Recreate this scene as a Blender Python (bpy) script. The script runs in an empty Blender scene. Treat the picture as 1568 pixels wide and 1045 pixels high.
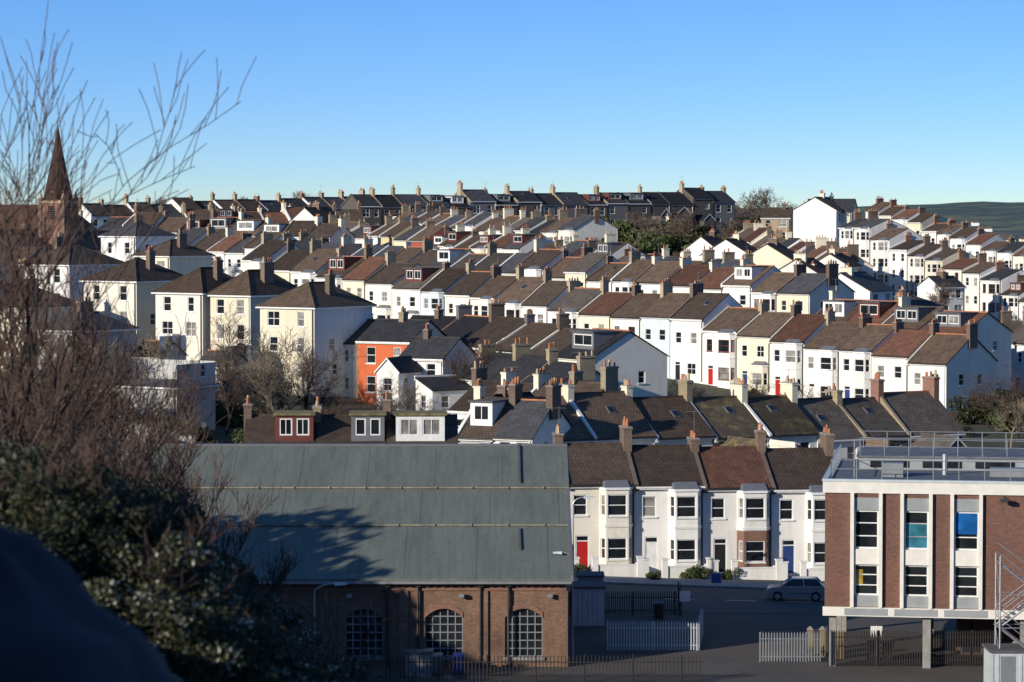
import bpy, math, random
import numpy as np
from mathutils import Vector, noise, Matrix
R=random.Random(11)
F=4446.0
def from_pixel(u,v,d):   # image pixel (u,v) at an assumed range d (m) -> world metres
    return ((u-784)/F*d, d, -(v-330)/F*d)
scene=bpy.context.scene
COL=scene.collection
# ------------------------------------------------------------ materials
MATS={}
def nodes(name):
    m=bpy.data.materials.new(name); m.use_nodes=True
    nt=m.node_tree; b=nt.nodes['Principled BSDF']; MATS[name]=m
    return m,nt,b
def N(nt,t,**k):
    n=nt.nodes.new(t)
    for a,b in k.items(): setattr(n,a,b)
    return n
def mixc(nt,fac,a,b,mode='MIX'):
    m=N(nt,'ShaderNodeMix',data_type='RGBA',blend_type=mode)
    for s,v in ((0,fac),(6,a),(7,b)):
        if hasattr(v,'default_value') or hasattr(v,'is_linked'): nt.links.new(v,m.inputs[s])
        elif s==0: m.inputs[0].default_value=v
        else: m.inputs[s].default_value=(*v,1)
    return m.outputs[2]
def noise_f(nt,co,scale,detail=4,lo=0.35,hi=0.65,rough=.6):
    n=N(nt,'ShaderNodeTexNoise'); n.inputs['Scale'].default_value=scale; n.inputs['Detail'].default_value=detail
    n.inputs['Roughness'].default_value=rough
    nt.links.new(co,n.inputs['Vector'])
    r=N(nt,'ShaderNodeMapRange'); r.inputs[1].default_value=lo; r.inputs[2].default_value=hi
    nt.links.new(n.outputs[0],r.inputs[0]); return r.outputs[0]
def worldco(nt,sc=(1,1,1)):
    g=N(nt,'ShaderNodeNewGeometry'); mp=N(nt,'ShaderNodeMapping'); mp.inputs['Scale'].default_value=sc
    nt.links.new(g.outputs['Position'],mp.inputs[0]); return mp.outputs[0]
def uvco(nt):
    return N(nt,'ShaderNodeUVMap').outputs[0]
def objrand(nt,lo,hi):
    o=N(nt,'ShaderNodeObjectInfo'); r=N(nt,'ShaderNodeMapRange'); r.inputs[3].default_value=lo; r.inputs[4].default_value=hi
    nt.links.new(o.outputs['Random'],r.inputs[0]); return r.outputs[0]
def bump(nt,b,h,st,dist=.02):
    bp=N(nt,'ShaderNodeBump'); bp.inputs['Strength'].default_value=st; bp.inputs['Distance'].default_value=dist
    nt.links.new(h,bp.inputs['Height']); nt.links.new(bp.outputs[0],b.inputs['Normal'])
def scale_col(nt,c,f):
    m=N(nt,'ShaderNodeVectorMath',operation='SCALE'); nt.links.new(c,m.inputs[0])
    if isinstance(f,(int,float)): m.inputs['Scale'].default_value=f
    else: nt.links.new(f,m.inputs['Scale'])
    return m.outputs[0]
def M_plain(name,c,rough=.6,metal=0,var=.15):
    m,nt,b=nodes(name); co=worldco(nt)
    f=noise_f(nt,co,1.7); c2=tuple(x*(1-var) for x in c)
    nt.links.new(mixc(nt,f,c,c2),b.inputs['Base Color']); b.inputs['Roughness'].default_value=rough; b.inputs['Metallic'].default_value=metal
def M_stucco(name,c,dirt=.18):
    m,nt,b=nodes(name)
    a=noise_f(nt,worldco(nt,(1,1,.22)),1.6,6,.5,.8)   # rain streaks
    c1=mixc(nt,a,c,tuple(x*(1-dirt)*k for x,k in zip(c,(1,.97,.9))))
    s=noise_f(nt,worldco(nt),.35,3,.5,.8)
    c2=mixc(nt,s,c1,tuple(x*.86 for x in c))
    g=noise_f(nt,worldco(nt),9,3,.3,.7)
    c3=mixc(nt,g,c2,scale_col(nt,c2,.95))
    nt.links.new(scale_col(nt,c3,objrand(nt,.88,1.04)),b.inputs['Base Color'])
    b.inputs['Roughness'].default_value=.85; bump(nt,b,g,.3,.01)
def M_brick(name,c1,c2,mort,dark=.3):
    m,nt,b=nodes(name); uv=uvco(nt)
    t=N(nt,'ShaderNodeTexBrick'); nt.links.new(uv,t.inputs[0])
    t.inputs['Color1'].default_value=(*c1,1); t.inputs['Color2'].default_value=(*c2,1); t.inputs['Mortar'].default_value=(*mort,1)
    t.inputs['Scale'].default_value=1; t.inputs['Mortar Size'].default_value=.009; t.inputs['Brick Width'].default_value=.23; t.inputs['Row Height'].default_value=.078
    f=noise_f(nt,worldco(nt,(1,1,.5)),.9,6,.35,.75)
    c=mixc(nt,f,t.outputs[0],scale_col(nt,t.outputs[0],1-dark))
    g=noise_f(nt,uv,5,2,.3,.7); c=mixc(nt,g,c,scale_col(nt,c,.75))
    nt.links.new(scale_col(nt,c,objrand(nt,.85,1.1)),b.inputs['Base Color'])
    b.inputs['Roughness'].default_value=.9; bump(nt,b,t.outputs[1],-.4,.01)
def M_roof(name,c1,c2,moss=None,mamt=(.55,.75),w=.3,r=.3):
    m,nt,b=nodes(name); uv=uvco(nt)
    t=N(nt,'ShaderNodeTexBrick'); nt.links.new(uv,t.inputs[0])
    t.inputs['Color1'].default_value=(*c1,1); t.inputs['Color2'].default_value=(*c2,1); t.inputs['Mortar'].default_value=(*[x*.3 for x in c1],1)
    t.inputs['Scale'].default_value=1; t.inputs['Mortar Size'].default_value=.02; t.inputs['Brick Width'].default_value=w; t.inputs['Row Height'].default_value=r
    f=noise_f(nt,worldco(nt),1.1,6,.35,.7); c=mixc(nt,f,t.outputs[0],scale_col(nt,t.outputs[0],.6))
    g=noise_f(nt,worldco(nt),6,3,.35,.65); c=mixc(nt,g,c,scale_col(nt,c,1.25))
    if moss:
        k=noise_f(nt,worldco(nt),.8,8,*mamt); c=mixc(nt,k,c,moss)
    nt.links.new(scale_col(nt,c,objrand(nt,.58,1.2)),b.inputs['Base Color'])
    b.inputs['Roughness'].default_value=.85; b.inputs['Specular IOR Level'].default_value=.2
    s=N(nt,'ShaderNodeSeparateXYZ'); nt.links.new(uv,s.inputs[0])
    d=N(nt,'ShaderNodeMath',operation='DIVIDE'); nt.links.new(s.outputs[1],d.inputs[0]); d.inputs[1].default_value=r
    fr=N(nt,'ShaderNodeMath',operation='FRACT'); nt.links.new(d.outputs[0],fr.inputs[0])
    bump(nt,b,fr.outputs[0],-.6,.03)
def M_glass(name,c,rough=.06):
    m,nt,b=nodes(name); f=noise_f(nt,worldco(nt),.8,2,.4,.6)
    nt.links.new(mixc(nt,f,c,tuple(x*.5 for x in c)),b.inputs['Base Color']); b.inputs['Roughness'].default_value=rough
    g=noise_f(nt,worldco(nt),2.5,1,.2,.8); bump(nt,b,g,.08,.02)
M_stucco('white_stucco',(.86,.84,.80)); M_stucco('cream_stucco',(.83,.75,.57)); M_stucco('grey_stucco',(.5,.5,.48))
M_stucco('magnolia_stucco',(.84,.79,.69)); M_stucco('yellow_stucco',(.76,.64,.36)); M_stucco('orange_stucco',(.62,.14,.05),.25)
M_stucco('blue_stucco',(.35,.48,.65)); M_stucco('red_stucco',(.40,.09,.07)); M_stucco('tan_stucco',(.45,.36,.24))
M_stucco('dark_stucco',(.16,.15,.16)); M_stucco('pale_blue_or_shade_stucco',(.66,.73,.8)); M_stucco('stone_shaded',(.10,.085,.075))  # pale blue: house paint and villa-side shade; last one: skyline walls in shade
M_brick('red_brick',(.34,.13,.08),(.26,.10,.065),(.3,.27,.23)); M_brick('brown_brick',(.25,.16,.11),(.18,.115,.085),(.2,.18,.15))
M_brick('yellow_brick',(.46,.36,.2),(.36,.27,.15),(.35,.32,.27)); M_brick('stock_brick',(.33,.165,.09),(.22,.105,.065),(.26,.22,.18),.45)
M_brick('office_brick',(.25,.10,.065),(.17,.075,.055),(.18,.14,.12),.2)
M_roof('brown_tile',(.17,.115,.078),(.13,.09,.065),(.22,.19,.09),(.72,.9))
M_roof('greybrown_tile',(.145,.118,.095),(.11,.092,.08),(.22,.2,.12),(.7,.9))
M_roof('darkbrown_tile',(.105,.075,.055),(.08,.06,.048),(.17,.15,.06),(.68,.88))
M_roof('red_tile',(.20,.095,.06),(.155,.078,.052),(.2,.17,.09),(.7,.9))
M_roof('slate',(.095,.094,.10),(.07,.072,.08),(.16,.15,.08),(.72,.9),.25,.25)
M_roof('dark_slate',(.045,.044,.05),(.034,.034,.04),None,(.6,.8),.25,.25)
M_roof('mossy_tile',(.12,.092,.06),(.1,.078,.055),(.24,.21,.07),(.52,.78))
M_roof('spire_shingle',(.09,.05,.042),(.06,.038,.036),None,(.6,.8),.25,.3)
M_glass('glass_dark',(.02,.025,.03)); M_glass('glass_curtain',(.3,.29,.27),.1); M_glass('glass_blue',(.02,.16,.5),.1); M_glass('glass_teal',(.05,.22,.3),.1)
M_glass('glass_yellow',(.55,.38,.08),.2)
M_plain('white_paint',(.82,.82,.8),.4); M_plain('brown_frame',(.16,.05,.04),.4); M_plain('black_paint',(.02,.02,.022),.35); M_plain('red_paint',(.5,.02,.02),.3)
M_plain('blue_paint',(.03,.06,.2),.3); M_plain('dark_pipe',(.035,.03,.03),.5); M_plain('lead',(.16,.165,.18),.5); M_plain('grey_metal',(.32,.33,.34),.45,.4)
M_plain('galv',(.38,.4,.42),.45,.5); M_plain('terracotta',(.48,.19,.09),.8,var=.35); M_plain('buff_pot',(.55,.42,.27),.8,var=.3)
M_plain('felt',(.1,.1,.105),.9); M_plain('mossy_felt',(.26,.22,.09),.95,var=.6); M_plain('silver_paint',(.5,.52,.54),.28,.7,.03)
M_plain('tyre',(.015,.015,.015),.8); M_plain('shaded_navy_rock',(.014,.02,.036),.85,var=.6)  # navy rock colour darkened to carry the boulder's shade
M_plain('concrete',(.3,.29,.27),.9,var=.3); M_plain('cool_deck',(.15,.17,.19),.8,var=.4); M_plain('pale_metal',(.55,.6,.62),.5,.1)
M_plain('wood',(.2,.13,.07),.8,var=.4); M_plain('bluebin',(.02,.06,.3),.4); M_plain('band_white',(.76,.73,.66),.6,var=.12); M_plain('band_grey',(.3,.32,.33),.6)
M_plain('garden_stone',(.42,.36,.26),.9,var=.5); M_plain('yellow_post',(.26,.19,.09),.8); M_plain('sign_blue',(.02,.1,.4),.4)
M_plain('bark_dark',(.045,.03,.026),.9,var=.5); M_plain('bark_pale',(.24,.195,.14),.9,var=.4); M_plain('twig_red',(.10,.06,.046),.8,var=.4)
M_plain('twig_haze',(.17,.12,.09),.9,var=.4)
def M_leaf(name,c1,c2):
    m,nt,b=nodes(name); f=noise_f(nt,worldco(nt),2.2,4,.35,.65)
    c=mixc(nt,f,c1,c2); nt.links.new(c,b.inputs['Base Color']); b.inputs['Roughness'].default_value=.6
    t=N(nt,'ShaderNodeBsdfTranslucent'); nt.links.new(c,t.inputs[0]); ms=N(nt,'ShaderNodeMixShader'); ms.inputs[0].default_value=.25
    nt.links.new(b.outputs[0],ms.inputs[1]); nt.links.new(t.outputs[0],ms.inputs[2])
    nt.links.new(ms.outputs[0],nt.nodes['Material Output'].inputs[0])
M_leaf('leaf_dark',(.025,.036,.016),(.045,.05,.024)); M_leaf('leaf_green',(.07,.12,.03),(.12,.14,.045)); M_leaf('leaf_pale',(.55,.55,.47),(.33,.34,.27))
M_leaf('leaf_olive',(.10,.09,.036),(.07,.075,.03))
def M_ground():
    m,nt,b=nodes('ground_grass'); co=worldco(nt)
    a=noise_f(nt,co,.05,8,.4,.6); c=mixc(nt,a,(.06,.065,.03),(.12,.095,.06))
    k=noise_f(nt,co,.8,6,.35,.65); c=mixc(nt,k,c,(.045,.05,.025)); 
    nt.links.new(c,b.inputs['Base Color']); b.inputs['Roughness'].default_value=.95; bump(nt,b,k,.5,.2)
    m,nt,b=nodes('asphalt'); co=worldco(nt)
    a=noise_f(nt,co,.4,6,.35,.65); c=mixc(nt,a,(.06,.058,.056),(.042,.042,.043)); k=noise_f(nt,co,30,3,.3,.7); c=mixc(nt,k,c,(.08,.078,.073))
    nt.links.new(c,b.inputs['Base Color']); b.inputs['Roughness'].default_value=.9; bump(nt,b,k,.3,.01)
    m,nt,b=nodes('yard_tarmac'); co=worldco(nt)
    a=noise_f(nt,co,.25,8,.4,.6); c=mixc(nt,a,(.085,.072,.058),(.04,.038,.036)); k=noise_f(nt,co,14,5,.3,.7); c=mixc(nt,k,c,(.1,.085,.07))
    nt.links.new(c,b.inputs['Base Color']); b.inputs['Roughness'].default_value=.95
    m,nt,b=nodes('sheet_roof'); co=worldco(nt)
    a=noise_f(nt,worldco(nt,(1,.3,.3)),.5,7,.35,.7); c=mixc(nt,a,(.175,.19,.165),(.13,.15,.135)); k=noise_f(nt,co,5,5,.4,.7); c=mixc(nt,k,c,scale_col(nt,c,.86))
    k2=noise_f(nt,worldco(nt,(3,.25,.25)),1.2,5,.45,.75); c=mixc(nt,k2,c,scale_col(nt,c,.76))
    nt.links.new(c,b.inputs['Base Color']); b.inputs['Roughness'].default_value=.85; b.inputs['Specular IOR Level'].default_value=.2; bump(nt,b,k,.15,.03)
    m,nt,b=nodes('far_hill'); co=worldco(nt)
    a=noise_f(nt,co,.004,8,.42,.58); c=mixc(nt,a,(.09,.14,.14),(.19,.21,.15)); k=noise_f(nt,co,.02,6,.45,.6); c=mixc(nt,k,c,(.08,.12,.13))  # bluish base paints aerial haze into the hill
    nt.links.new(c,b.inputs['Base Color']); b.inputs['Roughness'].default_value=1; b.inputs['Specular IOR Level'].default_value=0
M_ground()
# ------------------------------------------------------------ mesh builder
class MB:
    def __init__(s): s.v=[];s.f=[];s.m=[];s.uv=[];s.mats=[]
    def face(s,pts,mat):
        i=len(s.v); s.v+= [tuple(p) for p in pts]; s.f.append(tuple(range(i,i+len(pts))))
        if mat not in s.mats: s.mats.append(mat)
        s.m.append(s.mats.index(mat))
        a,b,c=Vector(pts[0]),Vector(pts[1]),Vector(pts[2]); n=(b-a).cross(c-a)
        if n.length<1e-9: n=Vector((0,0,1))
        n.normalize()
        if abs(n.z)>.985:
            s.uv+=[(p[0],p[1]) for p in pts]
        else:
            t=Vector((-n.y,n.x,0)).normalized(); q=n.cross(t)
            if q.z<0: q=-q
            s.uv+=[(p[0]*t.x+p[1]*t.y, p[0]*q.x+p[1]*q.y+p[2]*q.z) for p in pts]
    def hexa(s,P,mat):  # P 0-3 bottom ccw, 4-7 top
        for q in ((3,2,1,0),(4,5,6,7),(0,1,5,4),(1,2,6,5),(2,3,7,6),(3,0,4,7)): s.face([P[i] for i in q],mat)
    def box(s,x0,x1,y0,y1,z0,z1,mat):
        s.hexa([(x0,y0,z0),(x1,y0,z0),(x1,y1,z0),(x0,y1,z0),(x0,y0,z1),(x1,y0,z1),(x1,y1,z1),(x0,y1,z1)],mat)
    def obox(s,O,ux,a0,a1,b0,b1,z0,z1,mat):
        n=(ux[1],-ux[0])
        def P(a,b,z): return (O[0]+ux[0]*a+n[0]*b,O[1]+ux[1]*a+n[1]*b,O[2]+z)
        s.hexa([P(a0,b1,z0),P(a1,b1,z0),P(a1,b0,z0),P(a0,b0,z0),P(a0,b1,z1),P(a1,b1,z1),P(a1,b0,z1),P(a0,b0,z1)],mat)
    def cyl(s,p0,p1,r0,r1,mat,k=8,cap=True):
        p0=Vector(p0);p1=Vector(p1); d=(p1-p0).normalized()
        t=d.cross(Vector((0,0,1))) if abs(d.z)<.9 else d.cross(Vector((1,0,0)))
        t.normalize(); q=d.cross(t)
        A=[p0+(t*math.cos(2*math.pi*i/k)+q*math.sin(2*math.pi*i/k))*r0 for i in range(k)]
        B=[p1+(t*math.cos(2*math.pi*i/k)+q*math.sin(2*math.pi*i/k))*r1 for i in range(k)]
        for i in range(k): s.face([A[i],A[(i+1)%k],B[(i+1)%k],B[i]],mat)
        if cap: s.face(B,mat); s.face(A[::-1],mat)
    def obj(s,name,parent=None,smooth=False):
        me=bpy.data.meshes.new(name); me.from_pydata(s.v,[],s.f)
        for m in s.mats: me.materials.append(MATS[m])
        me.polygons.foreach_set('material_index',s.m)
        ul=me.uv_layers.new(name='UVMap'); ul.data.foreach_set('uv',[c for p in s.uv for c in p])
        o=bpy.data.objects.new(name,me); COL.objects.link(o)
        if parent: o.parent=parent
        return o
class Bld:
    def __init__(s,name): s.name=name; s.parts={}
    def p(s,k): return s.parts.setdefault(k,MB())
    def build(s,loc,ang=0):
        e=bpy.data.objects.new(s.name,None); e.empty_display_size=1; COL.objects.link(e)
        e.location=loc; e.rotation_euler=(0,0,ang)
        for k,mb in s.parts.items():
            if mb.f: mb.obj(k,e)
        return e
def wall(mb,O,ux,w,h,holes,mat,dep=.12):
    n=(ux[1],-ux[0])
    def P(a,z,b=0): return (O[0]+ux[0]*a+n[0]*b,O[1]+ux[1]*a+n[1]*b,O[2]+z)
    xs=sorted({0,w,*[q for H in holes for q in H[:2]]}); zs=sorted({0,h,*[q for H in holes for q in H[2:4]]})
    for i in range(len(xs)-1):
        for j in range(len(zs)-1):
            cx=(xs[i]+xs[i+1])/2; cz=(zs[j]+zs[j+1])/2
            if any(H[0]<cx<H[1] and H[2]<cz<H[3] for H in holes): continue
            mb.face([P(xs[i],zs[j]),P(xs[i+1],zs[j]),P(xs[i+1],zs[j+1]),P(xs[i],zs[j+1])],mat)
    for a0,a1,z0,z1 in [H[:4] for H in holes]:
        mb.face([P(a0,z0),P(a0,z1),P(a0,z1,-dep),P(a0,z0,-dep)],mat); mb.face([P(a1,z1),P(a1,z0),P(a1,z0,-dep),P(a1,z1,-dep)],mat)
        mb.face([P(a0,z1),P(a1,z1),P(a1,z1,-dep),P(a0,z1,-dep)],mat); mb.face([P(a0,z0,-dep),P(a1,z0,-dep),P(a1,z0),P(a0,z0)],mat)
def window(mb,O,ux,H,frame='white_paint',bars=(1,0),glass=None,dep=.12,sill=True,fw=.07):
    n=(ux[1],-ux[0]); a0,a1,z0,z1=H[:4]
    g=glass or ('glass_curtain' if R.random()<.28 else 'glass_dark')
    def P(a,z,b): return (O[0]+ux[0]*a+n[0]*b,O[1]+ux[1]*a+n[1]*b,O[2]+z)
    mb.face([P(a0,z0,-dep),P(a1,z0,-dep),P(a1,z1,-dep),P(a0,z1,-dep)],g)
    B0=-dep+.004; B1=-dep+.06
    mb.obox(O,ux,a0,a0+fw,B0,B1,z0,z1,frame); mb.obox(O,ux,a1-fw,a1,B0,B1,z0,z1,frame)
    mb.obox(O,ux,a0+fw,a1-fw,B0,B1,z0,z0+fw,frame); mb.obox(O,ux,a0+fw,a1-fw,B0,B1,z1-fw,z1,frame)
    for i in range(bars[0]):
        z=z0+(z1-z0)*(i+1)/(bars[0]+1); mb.obox(O,ux,a0+fw,a1-fw,B0,B1-.01,z-.03,z+.03,frame)
    for i in range(bars[1]):
        a=a0+(a1-a0)*(i+1)/(bars[1]+1); mb.obox(O,ux,a-.03,a+.03,B0,B1-.02,z0+fw,z1-fw,frame)
    if sill: mb.obox(O,ux,a0-.08,a1+.08,.003,.09,z0-.1,z0-.004,frame)
def door(mb,O,ux,H,mat):
    a0,a1,z0,z1=H
    mb.obox(O,ux,a0,a0+.08,-.11,-.03,z0,z1,'white_paint'); mb.obox(O,ux,a1-.08,a1,-.11,-.03,z0,z1,'white_paint')
    mb.obox(O,ux,a0+.08,a1-.08,-.11,-.06,z0,z1-.45,mat); mb.obox(O,ux,a0+.08,a1-.08,-.11,-.07,z1-.37,z1-.08,'glass_dark')
    mb.obox(O,ux,a0+.08,a1-.08,-.11,-.04,z1-.45,z1-.37,'white_paint'); mb.obox(O,ux,a0+.08,a1-.08,-.11,-.04,z1-.08,z1,'white_paint')
CTRL=[]
def zroof(y,D,h,rise): return h+rise*(1-abs(y-D/2)/(D/2))
def chimney(b,x,D,h,rise,mat,npots,y=None,hh=None,ly=None,z0=None):
    c=b.p('chimney'); y=D/2 if y is None else y; ly=ly or R.uniform(.4,.95); hh=hh or R.uniform(.65,1.5); zt=h+rise+hh; zb=(h+rise-1.4) if z0 is None else z0
    c.box(x-.29,x+.29,y-ly,y+ly,zb,zt,mat); c.box(x-.36,x+.36,y-ly-.07,y+ly+.07,zt,zt+.12,mat); c.box(x-.32,x+.32,y-ly-.03,y+ly+.03,zt+.12,zt+.2,'concrete')
    for i in range(npots):
        if R.random()<.12: continue
        yy=y-ly+.2+(2*ly-.4)*i/max(1,npots-1); pm=R.choice(['terracotta','terracotta','buff_pot']); ph=R.uniform(.3,.65)
        c.cyl((x,yy,zt+.2),(x,yy,zt+.2+ph),.13,.1,pm,6)
def aerial(b,x,y,z):
    c=b.p('aerial'); c.cyl((x,y,z),(x,y,z+1.9),.02,.02,'grey_metal',3)
    c.cyl((x-.7,y,z+1.8),(x+.5,y-.2,z+1.8),.015,.015,'grey_metal',3)
    for i in range(5): xx=x-.6+i*.24; c.cyl((xx,y-.28,z+1.8),(xx,y+.25,z+1.8),.012,.012,'grey_metal',3)
def gable_roof(b,x0,x1,D,h,rise,mat,ov=.25,t=.12,y0=0):
    r=b.p('roof'); s=rise/(D/2); ze=h-ov*s+t; zr=h+rise+t
    a=y0-ov; m=y0+D/2; c=y0+D+ov
    r.face([(x0,a,ze),(x1,a,ze),(x1,m,zr),(x0,m,zr)],mat); r.face([(x1,c,ze),(x0,c,ze),(x0,m,zr),(x1,m,zr)],mat)
    for x in (x0,x1):
        r.face([(x,a,ze-t),(x,a,ze),(x,m,zr),(x,m,zr-t)],mat); r.face([(x,c,ze-t),(x,m,zr-t),(x,m,zr),(x,c,ze)],mat)
    r.face([(x0,a,ze-t),(x1,a,ze-t),(x1,m,zr-t),(x0,m,zr-t)],mat)
    r.box(x0+.01,x1-.01,m-.12,m+.12,zr-.06,zr+.07,'terracotta' if R.random()<.2 else mat)
    r.box(x0,x1,a-.09,a-.003,ze-.16,ze-.03,R.choice(['white_paint','dark_pipe','dark_pipe']))
    r.box(x0,x1,a,a+.03,ze-t-.14,ze-t-.003,'white_paint')
def hip_roof(b,w,D,h,rise,mat,ov=.35,t=.12):
    r=b.p('roof'); x0,x1,y0,y1=-ov,w+ov,-ov,D+ov; z=h+.02; k=min(w,D)/2
    if w>=D: A=(k,D/2,h+rise);B=(w-k,D/2,h+rise)
    else: A=(w/2,k,h+rise);B=(w/2,D-k,h+rise)
    c=[(x0,y0,z),(x1,y0,z),(x1,y1,z),(x0,y1,z)]
    if w>=D: F_=[[c[0],c[1],B,A],[c[1],c[2],B],[c[2],c[3],A,B],[c[3],c[0],A]]
    else: F_=[[c[0],c[1],A],[c[1],c[2],B,A],[c[2],c[3],B],[c[3],c[0],A,B]]
    for f in F_: r.face(f,mat)
    r.box(x0,x1,y0,y1,z-.16,z-.004,'white_paint')
    if (Vector(A)-Vector(B)).length>.3: r.cyl(A,B,.1,.1,mat,5)
    for q,e in ((c[0],A),(c[1],B if w>=D else A),(c[2],B),(c[3],A if w>=D else B)): r.cyl(q,e,.08,.08,mat,4)
def dormer(b,x0,x1,D,h,rise,wallm='white_paint',frame='white_paint',nw=1,yf=None,flat='felt',top=None):
    d=b.p('dormer'); yf=D*.13 if yf is None else yf; zb=zroof(yf,D,h,rise)-.1; zt=(h+rise-.05) if top is None else top
    yb=D/2 
    O=(x0,yf,zb); W=x1-x0; Hh=zt-zb
    ww=(W-.3*(nw+1))/nw; holes=[(.3+i*(ww+.3),.3+i*(ww+.3)+ww,Hh*.3,Hh-.22) for i in range(nw)]
    wall(d,O,(1,0),W,Hh,holes,wallm,.08)
    for H in holes: window(d,O,(1,0),H,frame,(0,1 if ww>.9 else 0),dep=.08,sill=False,fw=.1)
    d.face([(x0,yf,zb),(x0,yf,zt),(x0,yb,zt)],wallm); d.face([(x1,yf,zb),(x1,yb,zt),(x1,yf,zt)],wallm)
    d.box(x0-.15,x1+.15,yf-.2,yb,zt,zt+.14,flat)
def skylight(b,x,D,h,rise,f=.5,sz=(.7,.9)):
    d=b.p('skylight'); s=rise/(D/2); y=D/2*f; z=h+s*y+.12
    L=math.hypot(1,s); dy=sz[1]/L; dz=dy*s
    P=[(x,y,z+.01),(x+sz[0],y,z+.01),(x+sz[0],y+dy,z+dz+.01),(x,y+dy,z+dz+.01)]
    d.hexa(P+[(p[0],p[1]-.03,p[2]+.07) for p in P],'lead')
    Q=[(x+.08,y+.06,z+.06*s),(x+sz[0]-.08,y+.06,z+.06*s),(x+sz[0]-.08,y+dy-.06,z+dz-.06*s),(x+.08,y+dy-.06,z+dz-.06*s)]
    d.face([(p[0],p[1]-.035,p[2]+.095) for p in Q],'glass_dark')
def bay(b,x0,x1,h,ns,sh,wallm,proj=.7,frame='white_paint',top='lead',low=None):
    w_=b.p('walls'); wi=b.p('windows'); c=.38
    pts=[(x0,0),(x0+c,-proj),(x1-c,-proj),(x1,0)]; nst=ns; zt=sh*nst-(.25 if nst>1 else 0)
    for i in range(3):
        p,q=pts[i],pts[i+1]; L=math.hypot(q[0]-p[0],q[1]-p[1]); ux=((q[0]-p[0])/L,(q[1]-p[1])/L); O=(p[0],p[1],0)
        holes=[]
        for s in range(nst):
            m=.14 if i!=1 else .12
            holes.append((m,L-m,s*sh+.85,s*sh+min(2.35,sh-.45)))
        for s in range(nst):
            mt=low if (low and s==0) else wallm
            z0=s*sh; z1=(s+1)*sh if s<nst-1 else zt
            wall(w_,(O[0],O[1],z0),ux,L,z1-z0,[(holes[s][0],holes[s][1],holes[s][2]-z0,holes[s][3]-z0)],mt)
        wall(w_,(O[0],O[1],-1.5),ux,L,1.5,[],wallm)
        for H in holes: window(wi,O,ux,H,frame,(1,0),sill=(i==1))
        if nst>1: w_.obox(O,ux,0,L,.003,.07,sh+.05,sh+.25,wallm)
        w_.obox(O,ux,-.05,L+.05,.003,.12,zt-.12,zt+.05,'white_paint')
    r=b.p('roof'); P=[(p[0]+(-.08 if p[0]<(x0+x1)/2 else .08),p[1]-.1) for p in pts]
    up=[(x0+c,-.02,zt+.5),(x1-c,-.02,zt+.5)]
    z=zt+.052
    r.face([(P[0][0],0,z),(P[1][0],P[1][1],z),up[0]],top); r.face([(P[1][0],P[1][1],z),(P[2][0],P[2][1],z),up[1],up[0]],top); r.face([(P[2][0],P[2][1],z),(P[3][0],0,z),up[1]],top)
    r.face([(P[0][0],0,z),(P[1][0],P[1][1],z),(P[2][0],P[2][1],z),(P[3][0],0,z)],top)
DOORS=['black_paint','red_paint','blue_paint','white_paint','brown_frame','black_paint','brown_frame','white_paint']
def rear_ext(b,w,h,side,wallm,roofm,L=None,mono=True):
    L=L or R.uniform(3,5); he=h*R.choice([.5,.72,.78]); wd=w*R.uniform(.45,.55)
    x0=.02 if side==0 else w-wd-.02; x1=x0+wd; w_=b.p('walls'); wi=b.p('windows'); r=b.p('roof')
    H=[(wd*.3,wd*.3+1.0,he-1.9,he-.6)]; 
    if he>4: H.append((wd*.3,wd*.3+1.0,.9,2.1))
    wall(w_,(x0,-L,0),(1,0),wd,he,H,wallm); wall(w_,(x0,-L,-4),(1,0),wd,4,[],wallm)
    for q in H: window(wi,(x0,-L,0),(1,0),q,R.choice(['white_paint','white_paint','brown_frame']),(R.choice([0,1]),R.choice([0,1])))
    HS=[(1.0,1.9,he-1.8,he-.6)]
    wall(w_,(x0,0,0),(0,-1),L,he,HS,wallm); window(wi,(x0,0,0),(0,-1),HS[0]); wall(w_,(x0,0,-4),(0,-1),L,4,[],wallm)
    wall(w_,(x1,-L,0),(0,1),L,he,HS,wallm); window(wi,(x1,-L,0),(0,1),HS[0]); wall(w_,(x1,-L,-4),(0,1),L,4,[],wallm)
    if mono:
        e=1.0; hi=x0 if side==0 else x1; lo=x1 if side==0 else x0
        w_.face([(x0,-L,he),(x1,-L,he),(hi,-L,he+e)],wallm); w_.face([(hi,-L,he),(hi,0,he),(hi,0,he+e),(hi,-L,he+e)],wallm)
        sgn=1 if lo>hi else -1
        P=[(hi-sgn*.0,-L-.12,he+e+.02),(lo+sgn*.2,-L-.12,he-.12),(lo+sgn*.2,0,he-.12),(hi,0,he+e+.02)]
        r.hexa(P+[(p[0],p[1],p[2]+.12) for p in P],roofm)
        r.box(min(hi,hi-sgn*.02)-.09,max(hi,hi)+.09,-L-.1,0,he+e-.2,he+e+.28,wallm)
    else:
        e=1.3; xm=(x0+x1)/2; w_.face([(x0,-L,he),(x1,-L,he),(xm,-L,he+e)],wallm)
        for s,xa in ((-1,x0),(1,x1)):
            P=[(xm,-L-.15,he+e),(xa+s*.2,-L-.15,he-.15),(xa+s*.2,.5,he-.15),(xm,.5,he+e)]
            r.hexa(P+[(p[0],p[1],p[2]+.12) for p in P],roofm)
            r.face([(xm,-L-.17,he+e-.05),(xa+s*.2,-L-.17,he-.2),(xa+s*.2,-L-.17,he-.02),(xm,-L-.17,he+e+.13)],'white_paint')
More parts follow.
